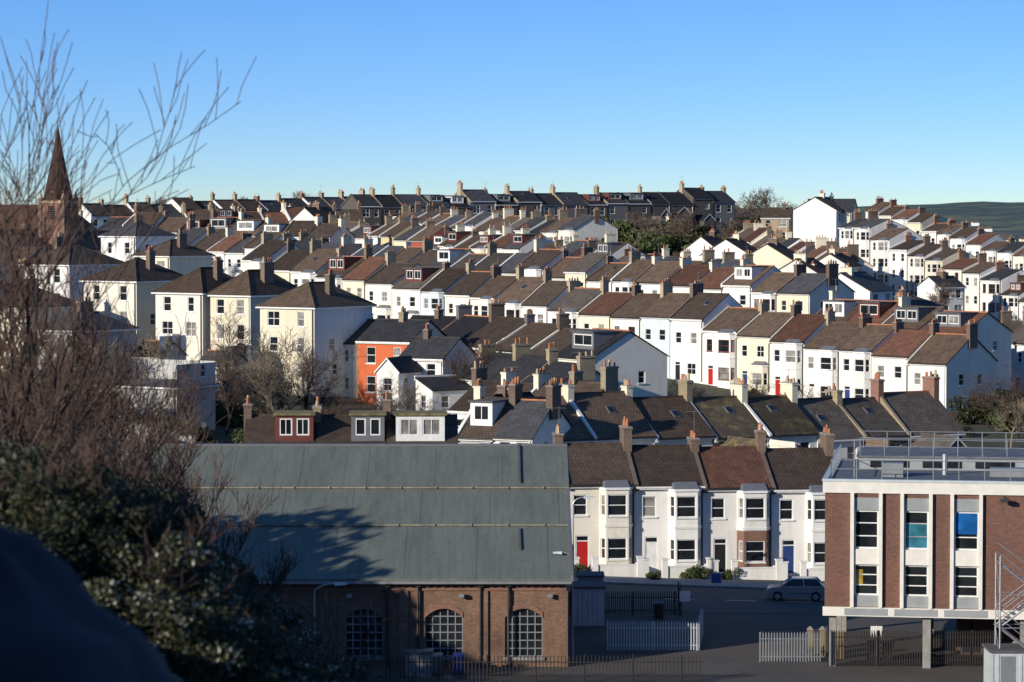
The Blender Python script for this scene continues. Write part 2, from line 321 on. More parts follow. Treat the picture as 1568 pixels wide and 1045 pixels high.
def make_house(loc,ang,w=5.5,D=9,h=6,rise=3,style='flat',wallm='white_stucco',roofm='brown_tile',chim=None,fire=None,ns=2,name='terraced_house',
               firstside=False,lastside=False,dorm=None,sky=False,doorm=None,flip=False,sidem=None,framem='white_paint',low=None,roofkind='gable',ch_left=True,ch_right=False,ext=None):
    b=Bld(name); W=b.p('walls'); wi=b.p('windows'); e=.004; sh=h/ns; sidem=sidem or wallm
    holes=[]; dr=None
    mir=(lambda a0,a1:(w-a1,w-a0)) if flip else (lambda a0,a1:(a0,a1))
    if style=='bay':
        db=mir(w*.13,w*.13+.95); dr=(db[0],db[1],.1,2.5)
        for s in range(1,ns): q=mir(w*.10,w*.10+.95); holes.append((q[0],q[1],s*sh+.85,s*sh+.85+1.45))
        bx=mir(w*.47,w*.95)
    elif style=='bay1':
        db=mir(w*.13,w*.13+.95); dr=(db[0],db[1],.1,2.5)
        for s in range(1,ns):
            for q in (mir(w*.12,w*.12+.9),mir(w*.58,w*.58+1.2)): holes.append((q[0],q[1],s*sh+.8,s*sh+.8+1.4))
        bx=mir(w*.47,w*.95)
    elif style=='flat':
        db=mir(w*.12,w*.12+.95); dr=(db[0],db[1],.1,2.4); q=mir(w*.5,w*.5+1.5); holes.append((q[0],q[1],.85,2.25))
        for s in range(1,ns):
            for q in (mir(w*.14,w*.14+1.0),mir(w*.6,w*.6+1.1)): holes.append((q[0],q[1],s*sh+.8,s*sh+.8+1.4))
    elif style=='rear':
        s1=0 if not flip else 1; bx0=w*.62 if s1==0 else w*.12
        for s in range(ns): holes.append((bx0,bx0+1.05,s*sh+.9,s*sh+2.2))
    elif style=='plain':
        n_=max(2,int(w/3.2)); 
        for s in range(ns):
            for k in range(n_):
                if R.random()<.12: continue
                c=w*(k+.5)/n_; ww=R.choice([.45,.55,.55,.8]); holes.append((c-ww,c+ww,s*sh+.7,s*sh+.7+min(1.7,sh-1.1)))
    H2=[(a,bb,c,d) for a,bb,c,d in holes]+([dr] if dr else [])
    O=(0,0,0); wall(W,O,(1,0),w,h,H2,wallm)
    for q in holes: window(wi,O,(1,0),q,framem,(1,0 if q[1]-q[0]<1.2 else 1))
    if dr: door(b.p('door'),O,(1,0),dr,doorm or R.choice(DOORS))
    wall(W,(0,0,-4),(1,0),w,4,[],wallm)
    Hs=[]
    if lastside: Hs=[(D*.25,D*.25+.9,sh+.8,sh+2.1),(D*.62,D*.62+.8,sh+.8,sh+2.0),(D*.3,D*.3+.9,.9,2.1)]
    wall(W,(w-e,0,0),(0,1),D,h,Hs,sidem); wall(W,(w-e,0,-4),(0,1),D,4,[],sidem)
    for q in Hs: window(wi,(w-e,0,0),(0,1),q)
    wall(W,(e,D,-4),(0,-1),D,h+4,[],sidem)
    HB=[(w*.2,w*.2+1,sh+.9,sh+2.2),(w*.6,w*.6+1,.9,2.2)]
    wall(W,(w,D,0),(-1,0),w,h,HB,wallm)
    for q in HB: window(wi,(w,D,0),(-1,0),q)
    if roofkind=='gable':
        W.face([(w-e,0,h),(w-e,D,h),(w-e,D/2,h+rise)],sidem); W.face([(e,D,h),(e,0,h),(e,D/2,h+rise)],sidem)
        gable_roof(b,-(.15 if firstside else -.002),w+(.15 if lastside else -.002),D,h,rise,roofm)
    else: hip_roof(b,w,D,h,rise,roofm)
    if style in('bay',): bay(b,bx[0],bx[1],h,ns,sh,wallm,low=low,frame=framem)
    if style=='bay1': bay(b,bx[0],bx[1],h,1,sh*.95,wallm,low=low)
    if style=='rear': rear_ext(b,w,h,0 if not flip else 1,ext or wallm,roofm,mono=R.random()<.6)
    if fire and roofkind=='gable':
        f=b.p('party_wall'); 
        def slab(a,bb):
            pa=(a,zroof(a,D,h,rise)) if 0<=a<=D else (a,h-abs(min(a,D-a))*rise/(D/2)); pb=(bb,zroof(bb,D,h,rise)) if 0<=bb<=D else (bb,h-abs(min(bb,D-bb))*rise/(D/2))
            P=[(-.14,pa[0],pa[1]-.2),(.14,pa[0],pa[1]-.2),(.14,pb[0],pb[1]-.2),(-.14,pb[0],pb[1]-.2)]
            f.hexa(P+[(x,y,z+.5) for x,y,z in P],fire)
        slab(-.3,D/2); slab(D/2+.001,D+.3)
    if chim:
        if ch_left: chimney(b,0,D,h,rise,chim,R.choice([2,3,4,4,5]))
        if ch_right: chimney(b,w,D,h,rise,chim,R.choice([3,4]))
    xp=w-.2 if not flip else .2
    b.p('pipe').box(xp-.045,xp+.045,-.13,-.03,0,h-.1,R.choice(['dark_pipe','dark_pipe','white_paint']))
    if dorm: dormer(b,w*.2,w*.8,D,h,rise,dorm,'white_paint',2 if R.random()<.5 else 1)
    if sky: skylight(b,w*R.uniform(.25,.6),D,h,rise,R.uniform(.4,.6))
    if R.random()<.3 and chim: aerial(b,.1,D/2+.2,h+rise+.9)
    return b.build(loc,ang)
PAL=dict(
 white=(['white_stucco']*13+['magnolia_stucco']*3+['cream_stucco']*2+['pale_blue_or_shade_stucco']),
 mixed=(['white_stucco']*9+['red_brick']*2+['cream_stucco']*2+['red_stucco','magnolia_stucco','yellow_brick','yellow_stucco','tan_stucco']),
 dark=(['stone_shaded']*4+['dark_stucco']*3+['brown_brick']*3+['grey_stucco']),  # shade on the skyline fronts put into the wall colours
 rear=(['white_stucco']*6+['grey_stucco']+['magnolia_stucco','magnolia_stucco','red_brick','yellow_brick','brown_brick']))
def row(Lp,Rp,n,styles=('bay',),pal='white',roofs=('brown_tile',),h=6,D=9,rise=3,ns=2,chims=('brown_brick','yellow_brick','cream_stucco'),fires=(None,'white_stucco','brown_brick'),
        dorm=.0,sky=.08,chp=.9,fliprand=False,step=1,cols=None,doors=None,ctrl=True,jit=.2,tall=.12):
    A=Vector(from_pixel(*Lp)); B=Vector(from_pixel(*Rp)); dx=B.x-A.x; dy=B.y-A.y; L=math.hypot(dx,dy); ang=math.atan2(dy,dx)
    ux=Vector((dx/L,dy/L)); nn=Vector((ux.y,-ux.x))
    ws=[R.uniform(.88,1.14) for _ in range(n)]; tot=sum(ws); acc=0
    for i in range(n):
        w=L*ws[i]/tot; t=acc/L; acc+=w; tz_=min(1,(acc-w/2)/L); z=A.z+(B.z-A.z)*tz_-h
        p=Vector((A.x+dx*t,A.y+dy*t))
        wallm=cols[i%len(cols)] if cols else R.choice(PAL[pal])
        hh=h+(R.uniform(.5,1.0) if R.random()<tall else 0)
        make_house((p.x,p.y,z+R.uniform(-jit,jit)),ang,w,D,hh,rise+R.uniform(-.25,.25),R.choice(styles),wallm,R.choice(roofs),
            chim=R.choice(chims) if R.random()<chp else None,fire=R.choice(fires),ns=ns,firstside=(i==0),lastside=(i==n-1),
            dorm=R.choice(['white_paint','lead','brown_frame']) if R.random()<dorm else None,sky=R.random()<sky,flip=(R.random()<.5) if fliprand else False,
            doorm=doors[i%len(doors)] if doors else None,ch_right=(i==n-1),sidem='magnolia_stucco' if (i in(0,n-1) and wallm.endswith('stucco')) else None,
            framem='white_paint' if R.random()<.9 else 'brown_frame')
        if ctrl:
            for q in (-2.5,2,7,11):
                c=p+ux*w/2-nn*q; CTRL.append((c.x,c.y,z-.05))
def villa(u,v,d,w,D,h,a,wallm,roofm='darkbrown_tile',kind='hip',rise=2.6,style='plain',ns=2,chim='brown_brick',sidem=None,name='villa',dorm=None,sky=False,low=0):
    x,y,z=from_pixel(u,v,d); z-=h
    ang=-math.radians(a)
    e=make_house((x,y,z),ang,w,D,h,rise,style,wallm,roofm,chim=None,ns=ns,roofkind=kind,firstside=True,lastside=(w>7 or kind=='gable'),name=name,sidem=sidem,dorm=dorm,sky=sky)
    ux=Vector((math.cos(ang),math.sin(ang))); nn=Vector((ux.y,-ux.x))
    for q in (-2,D/2,D+2):
        c=Vector((x,y))+ux*w/2-nn*q; CTRL.append((c.x,c.y,z-.05))
    if chim:
        b=Bld('chimney_stack'); chimney(b,0,0,h,rise,chim,4,y=0,hh=.7,z0=h-.5)
        s=b.p('chimney').obj('chimney',e); s.location=(w*R.choice([.25,.5,.75]),D*.5,0)
    return e
# ------------------------------------------------------------ rows of houses
T4=('brown_tile','brown_tile','brown_tile','greybrown_tile','darkbrown_tile','darkbrown_tile','red_tile','slate','slate')
FX,FY,_=from_pixel(868,738,203)
def yardz(x,y):
    s=min(1,max(0,(y-176)/20)); return -25-.035*min(40,max(0,x-4))*s
ang1=math.radians(7); 
for i in range(4):
    w=4.92; x=FX+math.cos(ang1)*w*i; y=FY+math.sin(ang1)*w*i; z=yardz(x+2,y)+.12
    make_house((x,y,z),ang1,w,9,6.1,2.35,'bay','white_stucco' if i!=0 else 'magnolia_stucco','darkbrown_tile' if i!=2 else 'red_tile',chim='brown_brick',fire='brown_brick',
        doorm=['red_paint','white_paint','black_paint','blue_paint'][i],firstside=(i==0),lastside=(i==3),ch_right=(i==3),low='red_brick' if i==2 else None,
        framem='white_paint',sidem='brown_brick' if i==0 else None)
    g=Bld('garden_wall'); m=g.p('wall'); mt='white_stucco'
    m.box(1.9,w-.1,-2.5,-2.3,-.5,.62,mt); m.box(1.86,w-.06,-2.53,-2.27,.62,.7,mt)
    for xx in (.3,1.65,w-.1): m.box(xx-.2,xx+.2,-2.6,-2.2,-.5,1.15,mt); m.box(xx-.25,xx+.25,-2.65,-2.15,1.15,1.25,mt)
    m.box(-.1,.0,-2.5,0,-.5,.75,mt)
    g.build((x,y,z),ang1)
row((830,672,237),(1475,668,259),8,('rear',),'rear',('darkbrown_tile','mossy_tile','brown_tile','darkbrown_tile','greybrown_tile'),h=5.8,D=9,rise=3.1,fires=('white_stucco','white_stucco','yellow_brick'),chims=('brown_brick','yellow_brick','red_brick','cream_stucco'),sky=.6,jit=.25)
A=from_pixel(374,694,213)
for i,(dm,fl) in enumerate((('brown_frame','mossy_felt'),('lead','mossy_felt'),('white_paint','mossy_felt'))):
    b=make_house((A[0]+i*5.2,A[1],-22.9),math.radians(2),5.15,8.5,5.8,2.0,'flat','grey_stucco','darkbrown_tile',chim='brown_brick' if i!=1 else 'yellow_brick',fire=None,firstside=(i==0),lastside=(i==2))
    q=Bld('x'); dormer(q,[2.2,2.6,.7][i],[5.0,5.05,4.3][i],8.5,5.8,2.0,dm,'white_paint',[2,2,2][i],yf=.7,flat=fl,top=8.15)
    q.p('dormer').obj('dormer',b); CTRL.append((A[0]+i*5.2+2,A[1]+4,-23)); CTRL.append((A[0]+i*5.2+2,A[1]+14,-22.5))
row((700,668,236),(815,672,233),2,('flat','rear'),'rear',('darkbrown_tile','slate'),h=5.2,rise=2.6,D=8,cols=['grey_stucco','white_stucco'],dorm=.5)
row((690,640,266),(890,630,256),4,('rear','flat'),'rear',('slate','darkbrown_tile'),h=5.4,rise=2.4,D=8,fliprand=True)
row((655,523,312),(905,553,284),5,('flat','rear'),'white',('dark_slate','darkbrown_tile','brown_tile'),h=6.8,rise=2.6,D=9,chims=('brown_brick','dark_stucco'),dorm=.35,cols=['white_stucco','red_brick','cream_stucco','white_stucco','magnolia_stucco'])
row((700,575,292),(850,596,276),3,('rear','flat'),'white',('dark_slate','slate'),h=4.8,rise=2.2,D=7)
# orange house with its neighbours, one short terrace
villa(548,522,300,6.2,8,6,28,'orange_stucco','slate','gable',rise=2.0,style='plain',sidem='cream_stucco',name='orange_house',chim='yellow_brick')
villa(482,524,306,5.0,8,5.8,28,'white_stucco','darkbrown_tile','gable',rise=2.2,style='rear',name='terraced_house')
villa(612,548,294,5.0,7,5.4,28,'white_stucco','slate','gable',rise=1.9,style='rear',name='terraced_house')
villa(600,520,322,7,8,6.4,35,'grey_stucco','dark_slate','gable',rise=2.4,name='gabled_house')
row((372,404,430),(1450,558,330),24,('bay','bay','flat','bay1'),'white',('brown_tile',)*5+('red_tile','greybrown_tile','darkbrown_tile','darkbrown_tile','slate'),h=6.8,rise=2.8,D=9,ns=2,sky=.15,fires=(None,None,None,'brown_brick','cream_stucco'),chims=('brown_brick','brown_brick','tan_stucco','yellow_brick'),dorm=.06)
row((1240,494,374),(1475,512,354),4,('rear','flat'),'mixed',('slate','red_tile','brown_tile'),h=6,rise=2.6,dorm=.7)
row((262,380,505),(1240,452,387),28,('bay','flat','bay1'),'white',T4,h=6.5,rise=2.5,D=8.6,sky=.1,dorm=.1)
row((480,356,562),(1110,428,436),25,('bay','flat','rear'),'mixed',T4,h=6.6,rise=2.3,D=8.4,dorm=.18,fires=('white_stucco','brown_brick',None,'yellow_brick'),tall=.25,jit=.35)
row((590,343,600),(880,360,528),14,('rear','bay','flat'),'mixed',T4+('slate','dark_slate'),h=6.6,rise=2.4,D=9,dorm=.2,tall=.25,jit=.35)
row((553,317,620),(1125,311,664),17,('plain','rear'),'dark',('dark_slate','dark_slate','slate'),h=9,rise=2.4,D=10,ns=3,chims=('yellow_brick','tan_stucco','yellow_brick'),fires=('yellow_brick','stone_shaded','stone_shaded'),dorm=.35,chp=.8,jit=.25,tall=.15)  # dark walls paint in the shade on this skyline terrace
row((140,332,622),(572,318,668),13,('rear','flat'),'rear',('darkbrown_tile','slate','brown_tile'),h=6.2,rise=2.4,D=9,chims=('yellow_brick','red_brick','tan_stucco'),dorm=.15,jit=.3)
row((150,352,545),(505,366,522),9,('bay','rear','flat'),'white',('brown_tile','slate','darkbrown_tile'),h=6,rise=2.6,dorm=.2)
row((-30,362,520),(150,352,545),4,('flat','rear'),'mixed',T4,h=6,rise=2.8)
row((255,345,585),(560,340,600),8,('flat','rear'),'white',T4,h=6,rise=2.4,dorm=.2)
row((-40,392,440),(260,378,470),6,('flat','rear'),'mixed',('darkbrown_tile','brown_tile'),h=6,rise=2.6)
# streets climbing on the right
row((1285,343,530),(1720,520,452),15,('bay','flat','bay'),'white',('brown_tile','darkbrown_tile','red_tile','slate'),h=8.6,rise=1.7,D=7.6,chims=('brown_brick','red_brick'),dorm=.12,ns=3,jit=.4,chp=.8,tall=.25)
row((1325,320,640),(1680,436,580),15,('flat','bay'),'white',('brown_tile','red_tile','brown_tile','slate'),h=7.4,rise=1.8,D=8,chims=('brown_brick','red_brick','red_brick'),jit=.4,tall=.25)
row((1118,368,556),(1275,410,486),10,('rear',),'white',('brown_tile','red_tile','slate'),h=6,rise=2.2,D=7,fliprand=True,jit=.4)
row((1500,512,392),(1690,560,358),5,('bay','flat'),'white',('brown_tile','greybrown_tile'),h=6.8,rise=2.2,D=8,chims=('brown_brick','red_brick'))
for (u,v,d,w,D,h,a,wm,rm,kd,rs) in [
   (1150,392,470,6,9,5.5,-62,'white_stucco','brown_tile','gable',2.6),(1215,400,455,6,9,5.5,-65,'cream_stucco','brown_tile','gable',2.6),
   (1262,425,428,7,9,6,-62,'white_stucco','red_tile','gable',2.6),(1332,446,405,8,9,5.5,-58,'white_stucco','slate','gable',2.4),
   (1105,388,500,6,8,6,-60,'white_stucco','brown_tile','gable',2.8),(1405,488,385,7,8,5.5,-60,'red_brick','brown_tile','gable',2.0),
   (1385,470,420,6,7,5,-20,'white_stucco','slate','hip',1.5),(1300,408,480,5,7,5.5,-60,'white_stucco','greybrown_tile','gable',2.0),
   (1190,432,430,6,8,5,20,'cream_stucco','slate','hip',1.8),(1440,440,470,5,6,5,-30,'white_stucco','slate','gable',1.6),
   (1232,325,560,9,9,6,15,'cream_stucco','slate','gable',2.4),(1280,322,556,7,9,6,-60,'white_stucco','brown_tile','gable',2.4),
   (1165,334,600,6,9,5,10,'tan_stucco','brown_tile','gable',2.0),(495,345,575,8,9,6,-58,'white_stucco','brown_tile','gable',3.4),
   (1010,352,605,5,7,4.5,10,'tan_stucco','slate','gable',2),(830,352,606,6,6,6,20,'white_stucco','dark_slate','hip',1.2),
   (690,372,590,7,7,5,25,'white_stucco','slate','hip',1.6),(760,385,540,7,7,5.5,-55,'white_stucco','dark_slate','gable',2.2),
   (600,332,612,6,6,6,20,'white_stucco','dark_slate','hip',1.2),(735,340,614,7,6,6,15,'white_stucco','slate','hip',1.2),(320,338,600,7,7,6,30,'white_stucco','slate','hip',1.8),(420,335,615,8,7,6,30,'cream_stucco','slate','hip',1.8)]:
    villa(u,v,d,w,D,h,a,wm,rm,kd,rs,name='gabled_house' if kd=='gable' else 'detached_house',chim=R.choice(['brown_brick','cream_stucco']))
villa(30,405,345,8.5,9,8.5,38,'white_stucco','darkbrown_tile',rise=2.4,sidem='pale_blue_or_shade_stucco',ns=3)  # pale blue side wall stands for its bluish shade
villa(128,430,330,8.2,9,8.6,36,'magnolia_stucco','darkbrown_tile',rise=2.5,sidem='cream_stucco',ns=3)
villa(238,448,322,7,9,8.2,36,'magnolia_stucco','brown_tile',rise=2.7,ns=3,sidem='grey_stucco')
villa(322,452,318,5.8,9,8.2,36,'cream_stucco','brown_tile',rise=2.7,ns=3,sidem='grey_stucco')
villa(398,470,304,7.2,10,8,34,'cream_stucco','brown_tile',rise=2.5,ns=3,sidem='pale_blue_or_shade_stucco')  # side wall tinted blue to paint in its shade
villa(155,362,430,7.5,8,6.5,40,'white_stucco','slate',rise=2.2)
villa(206,392,400,7,8,6,40,'cream_stucco','darkbrown_tile',rise=2.2)
villa(-40,470,320,8,9,7,36,'cream_stucco','darkbrown_tile',rise=2.2)
villa(50,505,300,7,8,5,36,'grey_stucco','slate',rise=2)
villa(150,590,270,9,6,3.6,30,'grey_stucco','felt',rise=.5,chim=None,ns=1,name='garden_outbuilding')
villa(200,545,300,4,4,3.2,36,'white_stucco','darkbrown_tile','gable',rise=1.4,chim=None,ns=1,name='garden_outbuilding')
villa(300,560,300,4,4,3.2,36,'magnolia_stucco','slate','gable',rise=1.4,chim=None,ns=1,name='garden_outbuilding')
villa(806,650,245,4.6,7,4.6,-50,'white_stucco','dark_slate','gable',rise=2.2,name='cottage')
# church
def church():
    b=Bld('church'); x,y,_=from_pixel(90,300,455); s=b.p('tower'); sp=b.p('spire'); hw=2.15; base=-12.0; top=2.4
    H=[(1.55,2.75,11.2,13.4)]
    for O,ux in (((-hw,-hw,base),(1,0)),((hw,-hw,base),(0,1)),((hw,hw,base),(-1,0)),((-hw,hw,base),(0,-1))):
        wall(s,O,ux,2*hw,top-base,H,'red_brick',.3)
        for k in range(6): s.obox(O,ux,1.55,2.75,-.28,-.05,11.3+k*.36,11.4+k*.36,'dark_stucco')
        s.obox(O,ux,-.12,2*hw+.12,.003,.12,13.9,14.2,'tan_stucco')
    for sx in(-1,1):
        for sy in(-1,1):
            s.box(sx*2.0-.3,sx*2.0+.3,sy*2.0-.3,sy*2.0+.3,base,top+.3,'brown_brick'); s.cyl((sx*2.0,sy*2.0,top+.3),(sx*2.0,sy*2.0,top+1.5),.34,.02,'tan_stucco',6)
    k=8; r=2.35; pts=[(r*math.cos(math.pi/8+i*math.pi/4),r*math.sin(math.pi/8+i*math.pi/4)) for i in range(k)]
    zt=14.2; lv=[(top,1.0),(top+3.8,.66),(top+7.5,.33),(zt,.015)]
    for j in range(3):
        for i in range(k):
            p,q=pts[i],pts[(i+1)%k]; (z0,f0),(z1,f1)=lv[j],lv[j+1]
            sp.face([(p[0]*f0,p[1]*f0,z0),(q[0]*f0,q[1]*f0,z0),(q[0]*f1,q[1]*f1,z1),(p[0]*f1,p[1]*f1,z1)],'spire_shingle')
    for (dx,dy) in((0,-1),(1,0),(-1,0),(0,1)):
        cx,cy=dx*1.6,dy*1.6; sp.box(cx-.35,cx+.35,cy-.35,cy+.35,top+.3,top+1.4,'brown_brick'); sp.cyl((cx,cy,top+1.4),(cx,cy,top+2.5),.52,.02,'spire_shingle',4)
    sp.cyl((0,0,zt-.3),(0,0,zt+.9),.04,.04,'dark_pipe',5); sp.box(-.3,.3,-.03,.03,zt+.45,zt+.52,'dark_pipe')
    n=b.p('nave'); n.box(-16,-2.2,-1,7,base,-3,'red_brick')
    n.hexa([(-16,-1.5,-3),(-2.2,-1.5,-3),(-2.2,3,1.5),(-16,3,1.5),(-16,-1.5,-2.8),(-2.2,-1.5,-2.8),(-2.2,3,1.7),(-16,3,1.7)],'red_tile')
    n.hexa([(-2.2,7.5,-3),(-16,7.5,-3),(-16,3,1.5),(-2.2,3,1.5),(-2.2,7.5,-2.8),(-16,7.5,-2.8),(-16,3,1.7),(-2.2,3,1.7)],'red_tile')
    for xx in (-16,-2.21): n.face([(xx,-1,-3),(xx,7,-3),(xx,3,1.5)],'red_brick')
    b.build((x,y,0),math.radians(-20)); CTRL.append((x,y,-11.5))
church()
# ------------------------------------------------------------ terrain
BY=[(0,-4),(10,-6.5),(40,-14.5),(100,-23.5),(128,-25),(212,-25),(262,-24),(330,-20),(400,-14.5),(500,-9),(600,-5),(700,-5),(800,-14),(1000,-32),(1600,-45),(30000,-45)]
C=np.array(CTRL)
def terrain(X,Y):
    X=np.asarray(X,float); Y=np.asarray(Y,float)
    base=np.interp(Y,[p[0] for p in BY],[p[1] for p in BY])
    base=base-np.clip((X-95)/120,0,1)*np.clip((Y-420)/200,0,1)*28*np.clip((1200-Y)/400,0,1)
    z=np.full(X.shape,0.0); wsum=np.full(X.shape,.02); z+=base*.02
    xf=X.ravel();yf=Y.ravel();zf=z.ravel();wf=wsum.ravel()
    for i in range(0,len(xf),4000):
        d2=(xf[i:i+4000,None]-C[None,:,0])**2+(yf[i:i+4000,None]-C[None,:,1])**2
        w=np.exp(-d2/(2*6.5**2))+np.exp(-d2/(2*22**2))*.03
        zf[i:i+4000]+= (w*C[None,:,2]).sum(1); wf[i:i+4000]+=w.sum(1)
    z=(zf/wf).reshape(X.shape)
    s=np.clip((Y-176)/20,0,1); yard=-25-.035*np.clip(X-4,0,40)*s
    k=np.clip((Y-205)/22,0,1); k=k*k*(3-2*k); z=yard*(1-k)+z*k
    k2=np.clip((128-Y)/30,0,1); z=z*(1-k2)+base*k2
    bank=-.122*Y-.35-.95*np.clip(X+.11*Y,0,None); wgt=1/(1+np.exp(-np.clip((-X-.055*Y)/(.010*Y+.4),-30,30)))*np.clip((100-Y)/25,0,1)
    z=z*(1-wgt)+np.maximum(bank,z)*wgt
    return z
def tz(x,y): return float(terrain(np.array([x]),np.array([y]))[0])
def axis(*segs):
    o=[]
    for a,b,s in segs: o+=list(np.arange(a,b,s))
    return np.array(o+[segs[-1][1]])
xs=axis((-9000,-1000,1000),(-1000,-200,80),(-200,-100,12),(-100,-20,2.5),(-20,0,1.0),(0,110,2.5),(110,220,12),(220,1000,80),(1000,9000,1000))
ys=axis((-600,-60,60),(-60,0,6),(0,130,2.5),(130,700,3.2),(700,1000,15),(1000,2000,100),(2000,12000,1000))
def grid(name,xs,ys,zf,mat):
    X,Y=np.meshgrid(xs,ys); Z=zf(X,Y); nx=len(xs);ny=len(ys)
    v=np.stack([X.ravel(),Y.ravel(),Z.ravel()],1).tolist()
    f=[(j*nx+i,j*nx+i+1,(j+1)*nx+i+1,(j+1)*nx+i) for j in range(ny-1) for i in range(nx-1)]
    me=bpy.data.meshes.new(name); me.from_pydata(v,[],f); me.materials.append(MATS[mat]); me.polygons.foreach_set('use_smooth',[True]*len(f))
    o=bpy.data.objects.new(name,me); COL.objects.link(o); return o
grid('ground',xs,ys,terrain,'ground_grass')
grid('yard',np.arange(-60,70,2.5),np.arange(132,182.1,2.5),lambda X,Y:terrain(X,Y)+.006,'yard_tarmac')
grid('road',np.arange(3,110,2.5),np.linspace(182.5,196.5,8),lambda X,Y:terrain(X,Y)+.012,'asphalt')
grid('pavement',np.arange(3,110,2.5),np.linspace(197.0,200.2,3)+0,lambda X,Y:terrain(X,Y)+.13,'concrete')
mk=MB(); 
for i in range(24):
    x=6+i*4; z0=tz(x,189.5)+.02; z1=tz(x+2,189.5)+.02; mk.face([(x,189.45,z0),(x+2,189.45,z1),(x+2,189.57,z1),(x,189.57,z0)],'white_paint')
mk.obj('road_marking')
kb=MB()
for i in range(40):
    x=3+i*2.5; a=tz(x,196.8);b_=tz(x+2.5,196.8)
    kb.hexa([(x,196.8,a-.1),(x+2.49,196.8,b_-.1),(x+2.49,196.99,b_-.1),(x,196.99,a-.1),(x,196.8,a+.13),(x+2.49,196.8,b_+.13),(x+2.49,196.99,b_+.13),(x,196.99,a+.13)],'concrete')
kb.obj('kerb')
# distant hills
def hill1(x,y):
    t=(y-2200)/2800; top=54+16*max(0,min(1,(x-450)/450))+4*math.sin(x/170)+8*noise.noise((x/260,y/500,0))
    return -46+top*max(0,min(1,t))**.8+5*noise.noise((x/150,y/150,3))
def hills(X,Y):
    Z=np.zeros_like(X)
    for i in range(X.shape[0]):
        for j in range(X.shape[1]): Z[i,j]=hill1(X[i,j],Y[i,j])
    return Z
grid('distant_hill',np.linspace(-2600,3200,120),np.linspace(2200,6000,40),hills,'far_hill')
fs=MB()
for i in range(160):
    x=R.uniform(430,1000); y=R.uniform(2250,3600); zz=hill1(x,y)
    w=R.uniform(8,14); m=R.choice(['white_stucco','tan_stucco','grey_stucco','cream_stucco'])
    fs.box(x,x+w,y,y+9,zz-2,zz+4,m); fs.hexa([(x,y-1,zz+4.01),(x+w,y-1,zz+4.01),(x+w,y+10,zz+4.01),(x,y+10,zz+4.01),(x,y+4,zz+7),(x+w,y+4,zz+7),(x+w,y+5,zz+7),(x,y+5,zz+7)],'greybrown_tile')
fs.obj('distant_town')
